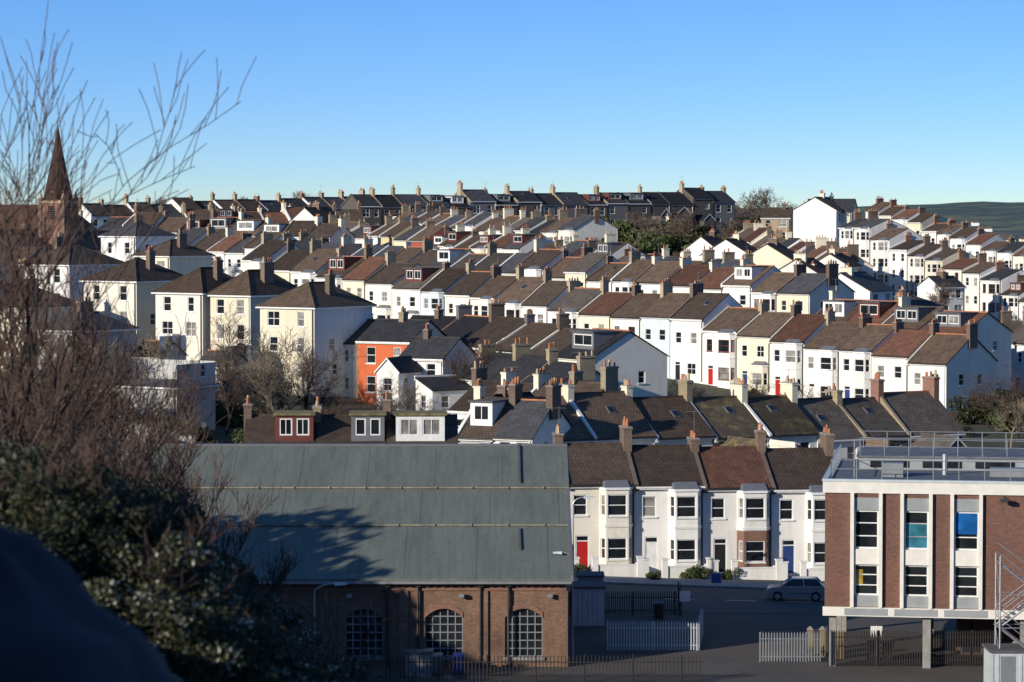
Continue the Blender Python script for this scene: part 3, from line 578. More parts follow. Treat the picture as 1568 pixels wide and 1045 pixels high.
# ------------------------------------------------------------ engineering works (warehouse)
def works():
    b=Bld('brick_warehouse'); x1=3.0; x0=-30.0; y0=160.0; Wd=16.0; h=5.0; rise=5.7; ux=(1,0)
    L=x1-x0; O=(0,0,0); W=b.p('walls'); wi=b.p('windows')
    cs=[L-2.35-4.42*i for i in range(7)]; holes=[(c-1.05,c+1.05,.55,3.25) for c in cs]
    wall(W,O,(1,0),L,h,holes,'stock_brick',.25); wall(W,(L,0,0),(0,1),Wd,h,[],'stock_brick'); wall(W,(0,Wd,0),(0,-1),Wd,h,[],'stock_brick'); wall(W,(L,Wd,0),(-1,0),L,h,[],'stock_brick')
    rd=Wd
    for X in (0,L): W.face([(X,0,h),(X,rd,h),(X,rd,h+rise)],'stock_brick')
    W.face([(0,rd,h),(L,rd,h),(L,rd,h+rise),(0,rd,h+rise)],'stock_brick')
    for a0,a1,z0,z1 in holes:
        c=(a0+a1)/2; n=10; sp=.5
        arc=[(a0+(a1-a0)*i/n, z1-sp*((i/n*2-1)**2)) for i in range(n+1)]
        for i in range(n):
            p,q=arc[i],arc[i+1]; W.face([(p[0],-.001,p[1]),(q[0],-.001,q[1]),(q[0],-.001,z1+.002),(p[0],-.001,z1+.002)],'stock_brick')
            W.hexa([(p[0],-.05,p[1]),(q[0],-.05,q[1]),(q[0],.2,q[1]),(p[0],.2,p[1]),(p[0],-.05,p[1]+.3),(q[0],-.05,q[1]+.3),(q[0],.0,q[1]+.3),(p[0],.0,p[1]+.3)],'red_brick')
        window(wi,O,ux,(a0,a1,z0,z1-.02),'galv',(5,4),'glass_curtain' if R.random()<.35 else 'glass_dark',dep=.25,fw=.05)
        W.box(a0-.1,a1+.1,-.1,-.004,z0-.18,z0-.004,'concrete')
    W.box(0,L,-.08,-.004,h-.75,h-.6,'red_brick'); W.box(0,L,-.16,-.004,h-.28,h-.05,'stock_brick')
    for i in range(int(L/.45)): W.box(i*.45,i*.45+.2,-.13,-.085,h-.58,h-.3,'stock_brick')
    for i in range(8): 
        xx=L-.16-4.42*i; W.box(max(0,xx-.25),min(L+.1,xx+.25),-.12,-.01,0,h-.76,'stock_brick')
    r=b.p('roof')
    cuts=[0,.38,.66,1.0]; s=rise/rd
    for k in range(3):
        f0,f1=cuts[k],cuts[k+1]; y0_=rd*f0-(.45 if k==0 else .25); y1_=rd*f1; off=.10+.13*k
        P=[(-.3,y0_,h+s*y0_+off-.1),(L+.35,y0_,h+s*y0_+off-.1),(L+.35,y1_,h+s*y1_+off-.1),(-.3,y1_,h+s*y1_+off-.1)]
        r.hexa(P+[(x,y,z+.1) for x,y,z in P],'sheet_roof')
        for i in range(1,int(L/4)+1): 
            xx=i*4.0+k*.7; 
            if xx>L: continue
            Q=[(xx-.015,y0_,h+s*y0_+off+.001),(xx+.015,y0_,h+s*y0_+off+.001),(xx+.015,y1_-.3,h+s*(y1_-.3)+off+.001),(xx-.015,y1_-.3,h+s*(y1_-.3)+off+.001)]
            r.hexa(Q+[(x,y,z+.012) for x,y,z in Q],'sheet_roof')
        if k>0:
            r.box(-.3,L+.35,y0_-.03,y0_-.003,h+s*y0_+off-.07,h+s*y0_+off-.02,'garden_stone')
            for i in range(14):
                xx=L-1.2-i*2.1; r.box(xx,xx+.09,y0_-.1,y0_-.035,h+s*y0_+off-.08,h+s*y0_+off+.04,'concrete')
    for (f0,f1,off) in ((.67,1.0,.36),(.18,.34,.1)):
        ya,yb=rd*f0,rd*f1; xx=L-2.55; Q=[(xx-.07,ya,h+s*ya+off),(xx+.07,ya,h+s*ya+off),(xx+.03,yb,h+s*yb+off),(xx-.11,yb,h+s*yb+off)]
        r.hexa(Q+[(x,y,z+.12) for x,y,z in Q],'felt')
    r.box(-.3,L+.35,rd-.2,rd+.3,h+rise+.3,h+rise+.42,'lead')
    Q=[(L+.2,-.5,h-.35),(L+.4,-.5,h-.35),(L+.4,rd,h+rise-.15),(L+.2,rd,h+rise-.15)]
    r.hexa(Q+[(x,y,z+.45) for x,y,z in Q],'lead')
    g=b.p('gutter'); g.box(-.3,L+.3,-.62,-.47,h-.32,h-.17,'grey_metal')
    for xx in (L-3.2,L-4.75,L-8.2,L-9.9,L-17,L-26): g.cyl((xx,-.17,0),(xx,-.17,h-.3),.08,.08,'dark_pipe',6); g.box(xx-.16,xx+.16,-.35,-.1,h-.5,h-.3,'dark_pipe')
    for xx in (L-.9,L-5.8,L-12): g.box(xx-.15,xx+.15,-.4,-.17,h-1.1,h-.9,'grey_metal')
    b.build((x0,y0,-25),0)
works()
# ------------------------------------------------------------ office on stilts
def office():
    b=Bld('office_building'); W=b.p('walls'); wi=b.p('windows'); t=b.p('trim'); r=b.p('roof'); c=b.p('columns')
    Lw=17; D=15; z0=2.95; z1=10.2
    cols=[1.6,4.33,7.05,12.2]; cw=1.36
    holes=[(q,q+cw,z0+.45,z1-.75) for q in cols]
    wall(W,(0,0,0),(1,0),Lw,z1,[(0,Lw,0,z0)]+holes,'office_brick',.2)
    for O,ux,L in (((Lw,0,z0),(0,1),D),((Lw,D,z0),(-1,0),Lw),((0,D,z0),(0,-1),D)): wall(W,O,ux,L,z1-z0,[],'office_brick')
    W.box(.01,Lw-.01,.25,D-.01,z0+.05,z0+.3,'concrete')
    t.box(-.12,Lw+.12,-.15,D+.12,z1-.5,z1+.12,'band_white'); t.box(-.16,Lw+.16,-.19,.15,z1+.121,z1+.26,'pale_metal'); t.box(-.16,.15,.151,D+.16,z1+.121,z1+.26,'pale_metal')
    t.box(-.1,Lw+.1,-.13,-.003,z0-.08,z0+.42,'band_white')
    for q in cols: t.box(q-.5,q+cw+.5,-.15,-.131,z0-.02,z0+.36,'band_grey')
    for i,q in enumerate(cols):
        for s,xx in ((0,q-.2),(1,q+cw)): t.box(xx,xx+.2,-.22,-.004,z0+.42,z1-.5,'band_white')
        zb=z0+.45; zt=z1-.75; O=(0,0,0)
        segs=[(zb,zb+.62,'band'),(zb+.62,zb+2.35,'win'),(zb+2.35,zb+3.2,'white'),(zb+3.2,zb+5.35,'win'),(zb+5.35,zt,'cap')]
        for a,bb,k in segs:
            if k=='win':
                window(wi,O,(1,0),(q,q+cw,a,bb),'white_paint',(2,0),'glass_dark',dep=.15,sill=False,fw=.1)
                if i==2 and a>zb+2: wi.box(q+.1,q+cw-.1,.06,.085,a+.9,bb-.1,'glass_blue')
                if i==1 and a>zb+2: wi.box(q+.1,q+cw-.1,.1,.12,a+.1,bb-.7,'glass_teal')
                if i==0 and a<zb+2: wi.box(q+.1,q+.5,.1,.12,a+.6,bb-.3,'glass_yellow')
            elif k=='white': t.box(q+.004,q+cw-.004,-.1,.12,a+.003,bb-.003,'band_white')
            elif k=='band': t.box(q+.004,q+cw-.004,.0,.15,a+.003,bb-.003,'band_grey')
            else: t.box(q+.004,q+cw-.004,-.02,.15,a+.003,bb-.003,'band_grey')
    for q in (.4,5.6,10.9,16.3):
        for yy in (.5,7,14): c.box(q-.22,q+.22,yy-.22,yy+.22,-.2,z0+.05,'concrete')
    c.box(7.2,13,6,12,-.2,z0+.04,'office_brick'); c.box(7.5,8.5,5.96,5.995,.1,2.3,'glass_dark')
    r.box(.16,Lw+.1,.16,D,z1+.02,z1+.125,'cool_deck'); r.box(1.5,Lw,8,D-.2,z1+.13,z1+.8,'band_grey'); r.box(1.4,Lw+.1,7.9,D-.1,z1+.8,z1+.92,'cool_deck')
    for i in range(5): r.box(2.2+i*3.0,4.4+i*3.0,7.93,7.99,z1+.25,z1+.65,'glass_dark')
    rl=b.p('railing')
    for yy,zz,xa,xb in ((.6,z1+.26,.3,Lw),(8.2,z1+.92,1.6,Lw),(13.5,z1+.92,1.6,Lw)):
        for i in range(int((xb-xa)/1.4)+1): xx=xa+i*1.4; rl.cyl((xx,yy,zz-.2),(xx,yy,zz+1.0),.028,.028,'galv',5)
        for k in (.5,1.0): rl.cyl((xa,yy,zz+k),(xb,yy,zz+k),.024,.024,'galv',5)
    for i in range(9): yy=.6+i*1.5; rl.cyl((.3,yy,z1),(.3,yy,z1+1.2),.028,.028,'galv',5)
    rl.cyl((.3,.6,z1+1.2),(.3,13,z1+1.2),.024,.024,'galv',5)
    r.box(3,4.2,3,4,z1+.13,z1+.9,'grey_metal'); r.box(9,11,4,5,z1+.13,z1+.6,'grey_metal'); r.box(12.5,13.4,3,4,z1+.13,z1+1.1,'lead'); r.cyl((6.5,5,z1),(6.5,5,z1+1.3),.15,.15,'galv',8); r.cyl((1.5,2.5,z1),(1.5,2.5,z1+2.2),.03,.03,'galv',6)
    f=b.p('floodlight'); f.cyl((9.75,-.0,z1-.6),(9.75,-.5,z1-.65),.03,.03,'dark_pipe',5); f.box(9.55,9.95,-.75,-.45,z1-.85,z1-.65,'dark_pipe')
    x,y,_=from_pixel(1265,745,160); b.build((x,y,-25),math.radians(-9))
office()
# ------------------------------------------------------------ street furniture / fences
def palisade(name,pts,h,mat,gap=.16,pw=.07):
    mb=MB()
    for (xa,ya),(xb,yb) in zip(pts[:-1],pts[1:]):
        L=math.hypot(xb-xa,yb-ya); ux=((xb-xa)/L,(yb-ya)/L); n=int(L/gap); z=tz(xa,ya)
        O=(xa,ya,z)
        for i in range(n): 
            a=i*gap; mb.obox(O,ux,a,a+pw,0,.02,.05,h-.08,mat); mb.face([(xa+ux[0]*a,ya+ux[1]*a,z+h-.08),(xa+ux[0]*(a+pw),ya+ux[1]*(a+pw),z+h-.08),(xa+ux[0]*(a+pw/2),ya+ux[1]*(a+pw/2),z+h+.04)],mat)
        for k in (.3,h-.4): mb.obox(O,ux,0,L,-.05,-.004,k,k+.05,mat)
        for i in range(int(L/2.6)+1): mb.obox(O,ux,i*2.6,i*2.6+.09,-.14,-.055,0,h,mat)
    return mb.obj(name)
def gp(u,v):  # ground point seen on the flat yard
    d=25*F/(v-330); return ((u-784)/F*d,d)
palisade('palisade_fence',[gp(930,1000),gp(1072,1000),gp(1078,975)],1.7,'pale_metal')
palisade('palisade_fence',[gp(1165,1018),gp(1265,1018)],1.7,'galv')
palisade('palisade_fence',[gp(1275,1024),gp(1540,1024)],2.0,'dark_pipe',.14)
palisade('palisade_fence',[gp(905,945),gp(1045,945),gp(1042,925)],1.5,'dark_pipe',.14,.05)
palisade('palisade_fence',[gp(520,1050),gp(1080,1050)],1.5,'dark_pipe',.2,.05)
palisade('palisade_fence',[gp(872,948),gp(905,900)],1.6,'dark_pipe',.2,.05)
def street_lamp(u,v,h,arm=1.2,dirx=1):
    x,y=gp(u,v); mb=MB(); mb.cyl((0,0,0),(0,0,1.2),.1,.09,'galv',8); mb.cyl((0,0,1.2),(0,0,h-.5),.065,.05,'galv',8)
    p=(0,0,h-.5)
    for i in range(5):
        a=math.pi/2*(i+1)/5; q=(dirx*arm*(1-math.cos(a)),0,h-.5+.5*math.sin(a)); mb.cyl(p,q,.045,.045,'galv',6); p=q
    mb.hexa([(p[0]-.1,-.13,p[2]-.1),(p[0]+.6*dirx,-.1,p[2]-.05),(p[0]+.6*dirx,.1,p[2]-.05),(p[0]-.1,.13,p[2]-.1),(p[0]-.1,-.1,p[2]+.06),(p[0]+.6*dirx,-.06,p[2]+.04),(p[0]+.6*dirx,.06,p[2]+.04),(p[0]-.1,.1,p[2]+.06)],'pale_metal')
    o=mb.obj('street_lamp'); o.location=(x,y,tz(x,y)); return o
street_lamp(480,1034,4.9); street_lamp(877,1015,6.1,.5,-1); street_lamp(878,905,6.2,.8,1)
def sign(u,v,h,mat):
    x,y=gp(u,v); mb=MB(); mb.cyl((0,0,0),(0,0,h),.035,.035,'galv',6); mb.box(-.3,.3,-.05,-.036,h-.65,h-.05,mat); mb.box(-.33,.33,-.035,-.03,h-.68,h-.02,'white_paint')
    o=mb.obj('traffic_sign'); o.location=(x,y,tz(x,y))
sign(1098,940,2.6,'sign_blue'); sign(1050,965,2.3,'white_paint'); sign(1345,1022,2.2,'white_paint')
for u,v in ((1243,1008),(1262,1008),(1290,1012),(1560,1030)):
    x,y=gp(u,v); mb=MB(); mb.box(-.15,.15,-.15,.15,0,1.5,'yellow_post'); mb.hexa([(-.19,-.19,1.5),(.19,-.19,1.5),(.19,.19,1.5),(-.19,.19,1.5),(-.04,-.04,1.7),(.04,-.04,1.7),(.04,.04,1.7),(-.04,.04,1.7)],'concrete'); o=mb.obj('gate_post'); o.location=(x,y,-25)
def cabin(name,u,v,w,D,h,mat,rot=0):
    x,y=gp(u,v); b=Bld(name); W=b.p('walls'); H=[(.5,1.3,.1,2.0),(w-1.6,w-.5,1.0,1.9)] if w>2.4 else []
    wall(W,(0,0,0),(1,0),w,h,H,mat,.06); 
    for O,ux,L in (((w,0,0),(0,1),D),((w,D,0),(-1,0),w),((0,D,0),(0,-1),D)): wall(W,O,ux,L,h,[],mat)
    for i in range(int(w/.3)): 
        if not any(q[0]-.1<i*.3<q[1]+.05 for q in H): W.box(i*.3,i*.3+.12,-.03,-.003,.05,h-.1,mat)
    if H: window(b.p('windows'),(0,0,0),(1,0),H[1],dep=.05); b.p('door').box(.5,1.3,.0,.05,.1,2.0,'grey_metal')
    b.p('roof').box(-.1,w+.1,-.12,D+.1,h,h+.12,'felt'); b.build((x,y,-24.99),rot)
cabin('site_cabin',878,962,1.9,2.5,2.3,'pale_metal'); cabin('site_cabin',885,940,1.6,2,2.2,'grey_metal')
cabin('shipping_container',1522,1068,5,2.4,2.2,'pale_metal'); cabin('storage_shed',620,1042,1.4,1.0,1.3,'grey_metal')
def bin_(u,v,mat):
    x,y=gp(u,v); mb=MB(); mb.hexa([(-.25,-.28,.1),(.25,-.28,.1),(.25,.28,.1),(-.25,.28,.1),(-.3,-.36,1.0),(.3,-.36,1.0),(.3,.36,1.0),(-.3,.36,1.0)],mat)
    mb.hexa([(-.32,-.38,1.001),(.32,-.38,1.001),(.32,.38,1.001),(-.32,.38,1.001),(-.32,-.2,1.08),(.32,-.2,1.08),(.32,.38,1.12),(-.32,.38,1.12)],mat)
    for sx in(-.27,.27): mb.cyl((sx-.03,.3,.1),(sx+.03,.3,.1),.1,.1,'tyre',8)
    o=mb.obj('wheelie_bin'); o.location=(x,y,-24.99)
for u,v,m in ((702,1036,'bluebin'),(1340,1016,'dark_pipe'),(1362,1016,'dark_pipe'),(668,1036,'grey_metal'),(1010,952,'dark_pipe')): bin_(u,v,m)
def stair():
    mb=MB(); m='galv'; W=2.2; Hh=7.2; D=1.4
    for x in (0,W):
        for y in (0,D): mb.cyl((x,y,0),(x,y,Hh),.04,.04,m,6)
    k=0
    z=0
    while z<Hh-1:
        s=1 if k%2==0 else -1; xa,xb=(0,W) if s>0 else (W,0)
        for y in (.1,D-.1): mb.cyl((xa,y,z),(xb,y,z+1.7),.05,.05,m,5); mb.cyl((xa,y,z+1),(xb,y,z+2.7),.025,.025,m,5); mb.cyl((xa,y,z+.5),(xb,y,z+2.2),.02,.02,m,5)
        for i in range(8): t=i/8; x=xa+(xb-xa)*t; mb.box(x-.13,x+.13,.12,D-.12,z+1.7*t+.02,z+1.7*t+.05,m)
        for x in (0,W): mb.cyl((x,0,z),(x,D,z+1.7),.02,.02,m,4)
        for y in (0,D): mb.cyl((0,y,z),(W,y,z),.03,.03,m,5)
        z+=1.7;k+=1
    o=mb.obj('stair_tower'); x,y=gp(1530,1060); o.location=(x,y-1,-25)
stair()
def car(u,v,mat,rot=0,name='parked_car'):
    b=Bld(name); B=b.p('body'); hw=.86
    def arch(cx): return [(cx-.36+.0,.28)]+[(cx+.36*math.cos(a),.3+.36*math.sin(a)) for a in [math.pi*(1-i/6) for i in range(7)]]+[(cx+.36,.28)]
    prof=[(-1.95,.3),(-1.97,.55),(-1.88,.82),(-1.7,.9),(-1.0,1.0),(1.75,1.02),(1.93,.85),(1.95,.5),(1.9,.28)]
    under=arch(1.25)[::-1]+arch(-1.25)[::-1]
    P=prof+under
    import bmesh
    bm=bmesh.new(); vs=[bm.verts.new((x,-hw,z)) for x,z in P]; f=bm.faces.new(vs)
    r=bmesh.ops.extrude_face_region(bm,geom=[f]); bmesh.ops.translate(bm,vec=(0,2*hw,0),verts=[g for g in r['geom'] if isinstance(g,bmesh.types.BMVert)])
    bmesh.ops.recalc_face_normals(bm,faces=bm.faces)
    me=bpy.data.meshes.new('body_shell'); bm.to_mesh(me); bm.free(); me.materials.append(MATS[mat])
    sh=bpy.data.objects.new('body_shell',me); COL.objects.link(sh); bv=sh.modifiers.new('b','BEVEL'); bv.width=.06; bv.segments=3; bv.limit_method='ANGLE'
    G=b.p('glasshouse')
    bot=[(-1.05,-.8,.99),(1.74,-.8,.99),(1.74,.8,.99),(-1.05,.8,.99)]; top=[(-.35,-.62,1.44),(1.3,-.62,1.46),(1.3,.62,1.46),(-.35,.62,1.44)]
    G.hexa(bot+top,'glass_dark'); 
    G.hexa([(x*1.02,y*1.03,z+.003) for x,y,z in top]+[(x*.9+.03,y*.9,z+.06) for x,y,z in top],mat)
    for i in range(4): G.cyl(bot[i],top[i],.05,.045,mat,5)
    for s in (-1,1): G.cyl((.45,s*.81,.99),(.45,s*.64,1.46),.04,.035,mat,5); G.box(-.95,-.8,s*.95-.08,s*.95+.08,1.0,1.13,mat); B.box(-.55,1.3,s*.862-.006,s*.862+.006,.52,.56,'black_paint')
    for x in(-1.25,1.25):
        for s in(-1,1):
            B.cyl((x,s*.62,.31),(x,s*.88,.31),.31,.31,'tyre',16); B.cyl((x,s*.875,.31),(x,s*.895,.31),.2,.18,'silver_paint',10)
    for s in(-1,1): B.box(-1.97,-1.86,s*.65-.17,s*.65+.17,.62,.78,'white_paint'); B.box(1.87,1.975,s*.72-.1,s*.72+.1,.62,.9,'red_paint')
    B.box(-1.995,-1.95,-.3,.3,.38,.5,'white_paint'); B.box(-1.99,-1.93,-.5,.5,.55,.66,'black_paint')
    x,y=gp(u,v); e=b.build((x,y,tz(x,y)+.02),rot); sh.parent=e; return e
car(1222,913,'silver_paint',math.radians(-6))
# ------------------------------------------------------------ vegetation
def tree_segs(rng,h,levels=4,spread=.9,trunk=.16,kids=(6,6,5,4),up=.35,wob=.18,rmin=.006):
    S=[]; tips=[]
    def br(p,d,L,r,lv):
        ns=4 if lv<2 else 3; pts=[p]
        for i in range(ns):
            d=(d+Vector((rng.gauss(0,wob),rng.gauss(0,wob),rng.gauss(0,wob)+up*.12))).normalized(); q=p+d*(L/ns); r1=max(rmin,r*(1-.75*(i+1)/ns))
            S.append((p,q,max(rmin,r*(1-.75*i/ns)),r1,lv)); p=q; pts.append(q)
        tips.append(p)
        if lv<levels:
            n=kids[lv]
            for k in range(n):
                t=.3+.7*(k+rng.random())/n; idx=min(ns-1,int(t*ns)); a=pts[idx].lerp(pts[idx+1],t*ns-idx)
                ax=Vector((rng.gauss(0,1),rng.gauss(0,1),rng.gauss(0,.5))); ax=(ax-ax.dot(d)*d).normalized()
                nd=(d*rng.uniform(.5,1)+ax*spread+Vector((0,0,up))).normalized()
                br(a,nd,L*rng.uniform(.42,.66),r*(1-.75*t)*.6+.004,lv+1)
    br(Vector((0,0,-.3)),Vector((rng.gauss(0,.06),rng.gauss(0,.06),1)).normalized(),h*.55,trunk,0)
    return S,tips
def segs_mesh(name,S,mats,leaf=None):
    V=[];Fc=[];mi=[]
    for p,q,r0,r1,lv in S:
        k=6 if lv==0 else (4 if lv<2 else 3); d=(q-p).normalized()
        t=d.cross(Vector((0,0,1))) if abs(d.z)<.9 else d.cross(Vector((1,0,0)))
        t.normalize(); u=d.cross(t); i0=len(V)
        for P,r in ((p,r0),(q,r1)):
            for j in range(k): a=2*math.pi*j/k; V.append(tuple(P+(t*math.cos(a)+u*math.sin(a))*r))
        for j in range(k): Fc.append((i0+j,i0+(j+1)%k,i0+k+(j+1)%k,i0+k+j)); mi.append(0 if lv<2 else 1)
    if leaf:
        C_,size,lm,rng=leaf
        for c in C_:
            n=Vector((rng.gauss(0,1),rng.gauss(0,1),rng.gauss(0,1))).normalized(); t=n.orthogonal().normalized(); u=n.cross(t); a=rng.uniform(0,6.28); t,u=t*math.cos(a)+u*math.sin(a),u*math.cos(a)-t*math.sin(a)
            s=size*rng.uniform(.6,1.4); i0=len(V); V+= [tuple(c-t*s*.5),tuple(c+u*s*.28),tuple(c+t*s*.5),tuple(c-u*s*.28)]; Fc.append((i0,i0+1,i0+2,i0+3)); mi.append(rng.choice(lm))
    me=bpy.data.meshes.new(name); me.from_pydata(V,[],Fc)
    for m in mats: me.materials.append(MATS[m])
    me.polygons.foreach_set('material_index',mi); return me
def put(me,name,loc,rot=0,s=1):
    o=bpy.data.objects.new(name,me); COL.objects.link(o); o.location=loc; o.rotation_euler=(0,0,rot); o.scale=(s,s,s) if not isinstance(s,tuple) else s; return o
rt=random.Random(3)
BT=[segs_mesh('bare_tree_mesh',tree_segs(rt,8,4,.9,.17,(7,6,5,4),rmin=.009)[0],('bark_dark','twig_red')) for _ in range(3)]
FT=[segs_mesh('far_tree_mesh',tree_segs(rt,8,4,1.0,.2,(9,7,6,5),rmin=.016)[0],('bark_dark','twig_haze')) for _ in range(2)]
PT=[segs_mesh('pale_tree_mesh',tree_segs(rt,8,3,.9,.16,(9,8,7),rmin=.016)[0],('bark_pale','bark_pale')) for _ in range(2)]
def clumps(rng,n,R_,H,z0,rr): 
    o=[]
    for _ in range(n):
        a=rng.uniform(0,6.28); q=rng.random()**.5*R_; z=z0+rng.random()*H*(1-.4*q/R_); r=rr*rng.uniform(.6,1.3); o.append(((q*math.cos(a),q*math.sin(a),z),(r,r,r*.8)))
    return o
def fol_mesh(rng,clumps,n,size,mats,trunkh=0,lm=(1,1,2),extra=None):
    pts=[]
    for _ in range(n):
        c,r=rng.choice(clumps); v=Vector((rng.gauss(0,1),rng.gauss(0,1),rng.gauss(0,1))).normalized()*(rng.random()**.35); pts.append(Vector((c[0]+v.x*r[0],c[1]+v.y*r[1],c[2]+v.z*r[2])))
    S=list(extra or [])
    for c,r in clumps: S.append((Vector((0,0,-.3)),Vector(c),.12 if trunkh else .03,.02,0))
    return segs_mesh('foliage_mesh',S,mats,(pts,size,lm,rng))
BU=[fol_mesh(rt,clumps(rt,9,1.3,1.4,.4,.7),2600,.22,('bark_dark','leaf_green','leaf_olive')) for _ in range(2)]
BO=[fol_mesh(rt,clumps(rt,9,1.3,1.4,.4,.7),2600,.2,('bark_dark','leaf_dark','leaf_olive')) for _ in range(2)]
EV=fol_mesh(rt,clumps(rt,26,4.2,8,4.5,2.1),9000,.75,('bark_dark','leaf_dark','leaf_green'),1)
SM=('bark_dark','twig_red','leaf_dark','leaf_olive','leaf_pale')
def shrub_proto(lm,n=15000,sz=.075):
    tw=tree_segs(rt,2.7,3,.8,.025,(8,6,5),.4,.14)[0]
    return fol_mesh(rt,clumps(rt,34,1.2,1.8,.15,.32),n,sz,SM,0,lm,tw)
SD=[shrub_proto((2,2,2,2,3)) for _ in range(3)]
SP=[shrub_proto((2,2,2,3,3,4),13000,.085) for _ in range(3)]
def plant(kind,u,d,s=1.,dz=0):
    x=(u-784)/F*d; z=tz(x,d)+dz
    me,nm={'b':(rt.choice(BT),'bare_tree'),'p':(rt.choice(PT),'bare_tree'),'g':(rt.choice(BU),'bush'),'o':(rt.choice(BO),'bush'),'f':(rt.choice(FT),'bare_tree')}[kind]
    put(me,nm,(x,d,z),rt.uniform(0,6.28),s)
for a in [('p',425,285,1.3),('p',445,280,1.0),('p',632,282,.75),('p',235,290,1.0),('p',340,290,.9),('p',160,300,1.0),('b',510,262,.9),('b',345,268,1),('b',285,262,1),('b',190,255,1),('b',668,268,.9),
          ('f',1180,722,2.0),('f',1158,730,1.7),('f',1203,735,1.7),('f',1240,700,1.4),('f',1262,700,1.4),('f',1130,690,1.4),('f',1220,740,1.5),('g',1235,690,3.4),('o',1150,690,3.2),('o',1200,690,3.2),
          ('f',365,700,1.4),('f',465,705,1.6),('f',240,700,1.4),('f',520,706,1.3),('f',300,705,1.3),('f',175,680,1.3),
          ('f',1405,660,1.3),('f',1425,660,1.2),('f',1385,660,1.1),('b',1535,300,1.0),('b',1560,296,1.1),('b',1515,305,.8),('p',1550,288,.9),
          ('g',930,575,4.6),('g',950,570,5),('o',985,570,4.2),('f',1010,565,1.4),('f',1060,560,1.5),('o',1085,560,4.4),('g',1050,568,4.2),('f',975,570,1.5),('f',1100,560,1.4),('g',905,570,3.8),('o',1030,570,4.2),('f',1040,565,1.6),('f',1120,560,1.4),('p',990,560,1.4),('g',1000,556,3.8),('g',1070,552,3.6),
          ('g',1130,505,1.8),('o',1090,490,2),('g',1140,500,1.6),('o',860,606,2),('b',880,604,.8),('g',1100,520,2.6),('g',1075,530,2.8),('o',1120,525,3),
          ('f',700,470,.9),('g',560,545,2),('f',820,520,.9),('g',640,520,2),('f',900,480,.9),('f',560,480,.9),('f',1180,470,.9),('g',1240,470,2),
          ('o',1490,310,1.6),('o',1530,310,1.8),('g',1560,300,1.8),('g',1000,199.5,.35),('g',1060,201,.5),('g',1075,201,.5),('g',880,200,.5),('g',1120,202,.45),
          ('o',150,262,2),('b',60,262,1),('b',110,258,1.1),('b',15,268,1.1),('o',30,262,2.2)]:
    plant(*a)
for i in range(130):
    d=rt.uniform(340,600); u=rt.uniform(200,1520); plant(rt.choice('ffpgoo'),u,d,rt.uniform(.5,1.05))
for i in range(130):   # gardens on the slope
    d=rt.uniform(228,300); u=rt.uniform(60,690); k=rt.choice('bbpggooo'); s=rt.uniform(.7,1.0) if rt.random()<.3 else rt.uniform(.8,1.4)
    if 470<u<670: k=rt.choice('bgoo'); s*=.65; d=min(d,280)
    plant(k,u,d,s)
for i in range(30):
    d=rt.uniform(272,325); u=rt.uniform(900,1500); plant(rt.choice('bgooo'),u,min(d,296),rt.uniform(.5,.9))
def gwall(pts,h,mat,name='garden_wall',t=.3):
    mb=MB()
    for (u0,d0),(u1,d1) in zip(pts[:-1],pts[1:]):
        n=6
        for i in range(n):
            q=[]
            for k in (i/n,(i+1)/n):
                d=d0+(d1-d0)*k; u=u0+(u1-u0)*k; x=(u-784)/F*d; q.append((x,d,tz(x,d)))
            a,b_=q; dx,dy=b_[0]-a[0],b_[1]-a[1]; L=math.hypot(dx,dy); mb.obox((a[0],a[1],min(a[2],b_[2])),(dx/L,dy/L),0,L,0,t,-1,h+.15,mat)
            mb.obox((a[0],a[1],min(a[2],b_[2])),(dx/L,dy/L),0,L,-.04,t+.04,h+.151,h+.22,'concrete')
    mb.obj(name)
gwall([(300,285),(330,240)],1.3,'garden_stone'); gwall([(320,250),(375,232)],1.2,'garden_stone'); gwall([(150,262),(300,258)],1.4,'grey_stucco'); gwall([(380,246),(520,248)],1.3,'brown_brick')
gwall([(520,282),(690,276)],1.5,'brown_brick'); gwall([(430,270),(470,240)],1.3,'garden_stone'); gwall([(560,262),(600,238)],1.3,'wood',"garden_fence",.08); gwall([(240,280),(260,245)],1.3,'wood','garden_fence',.08)
gwall([(900,292),(1180,300),(1500,312)],1.1,'brown_brick'); gwall([(620,258),(700,246)],1.5,'wood','garden_fence',.08); gwall([(200,240),(360,226)],1.5,'garden_stone')
# foreground thicket on the bank
TL=([-60,0,150,200,300,370,430,480,520],[610,625,665,715,815,880,935,990,1050])
for d in (29,34,40,46,52,58):
    for u in range(-50,510,34):
        uu=u+rt.uniform(-14,14); dd=d+rt.uniform(-2,2); x=(uu-784)/F*dd; z=tz(x,dd); top=-(np.interp(uu,*TL)-330)/F*dd
        s=(top-z)/2.25*rt.uniform(.75,1.1)
        if s<.22: continue
        s=min(s,1.6); pale=(uu>210 and rt.random()<.7) or rt.random()<.1
        put(rt.choice(SP if pale else SD),'shrub',(x,dd,z-.1),rt.uniform(0,6.28),s)
def bare(u,d,h,seed,lean=0):
    rng=random.Random(seed); S,_=tree_segs(rng,h,3,.6,.06,(8,6,5),.55,.14)
    x=(u-784)/F*d; put(segs_mesh('sapling_mesh',S,('bark_dark','twig_red')),'bare_sapling',(x,d,tz(x,d)))
for k,(u,d,h) in enumerate([(10,44,6.6),(60,46,5.6),(-20,42,8.4),(235,60,6.6),(130,52,5.0),(100,50,4.6),(180,56,4.4),(300,64,4.2),(30,48,5.4),(270,60,4.4),(75,55,6.2),(-10,50,7.4),(210,52,4.6),(330,56,3.4),(5,38,5.2),(20,46,7.6),(160,50,5.4),(250,54,4.4),(370,58,3.2),(-15,40,9.0)]): bare(u,d,h,200+k)
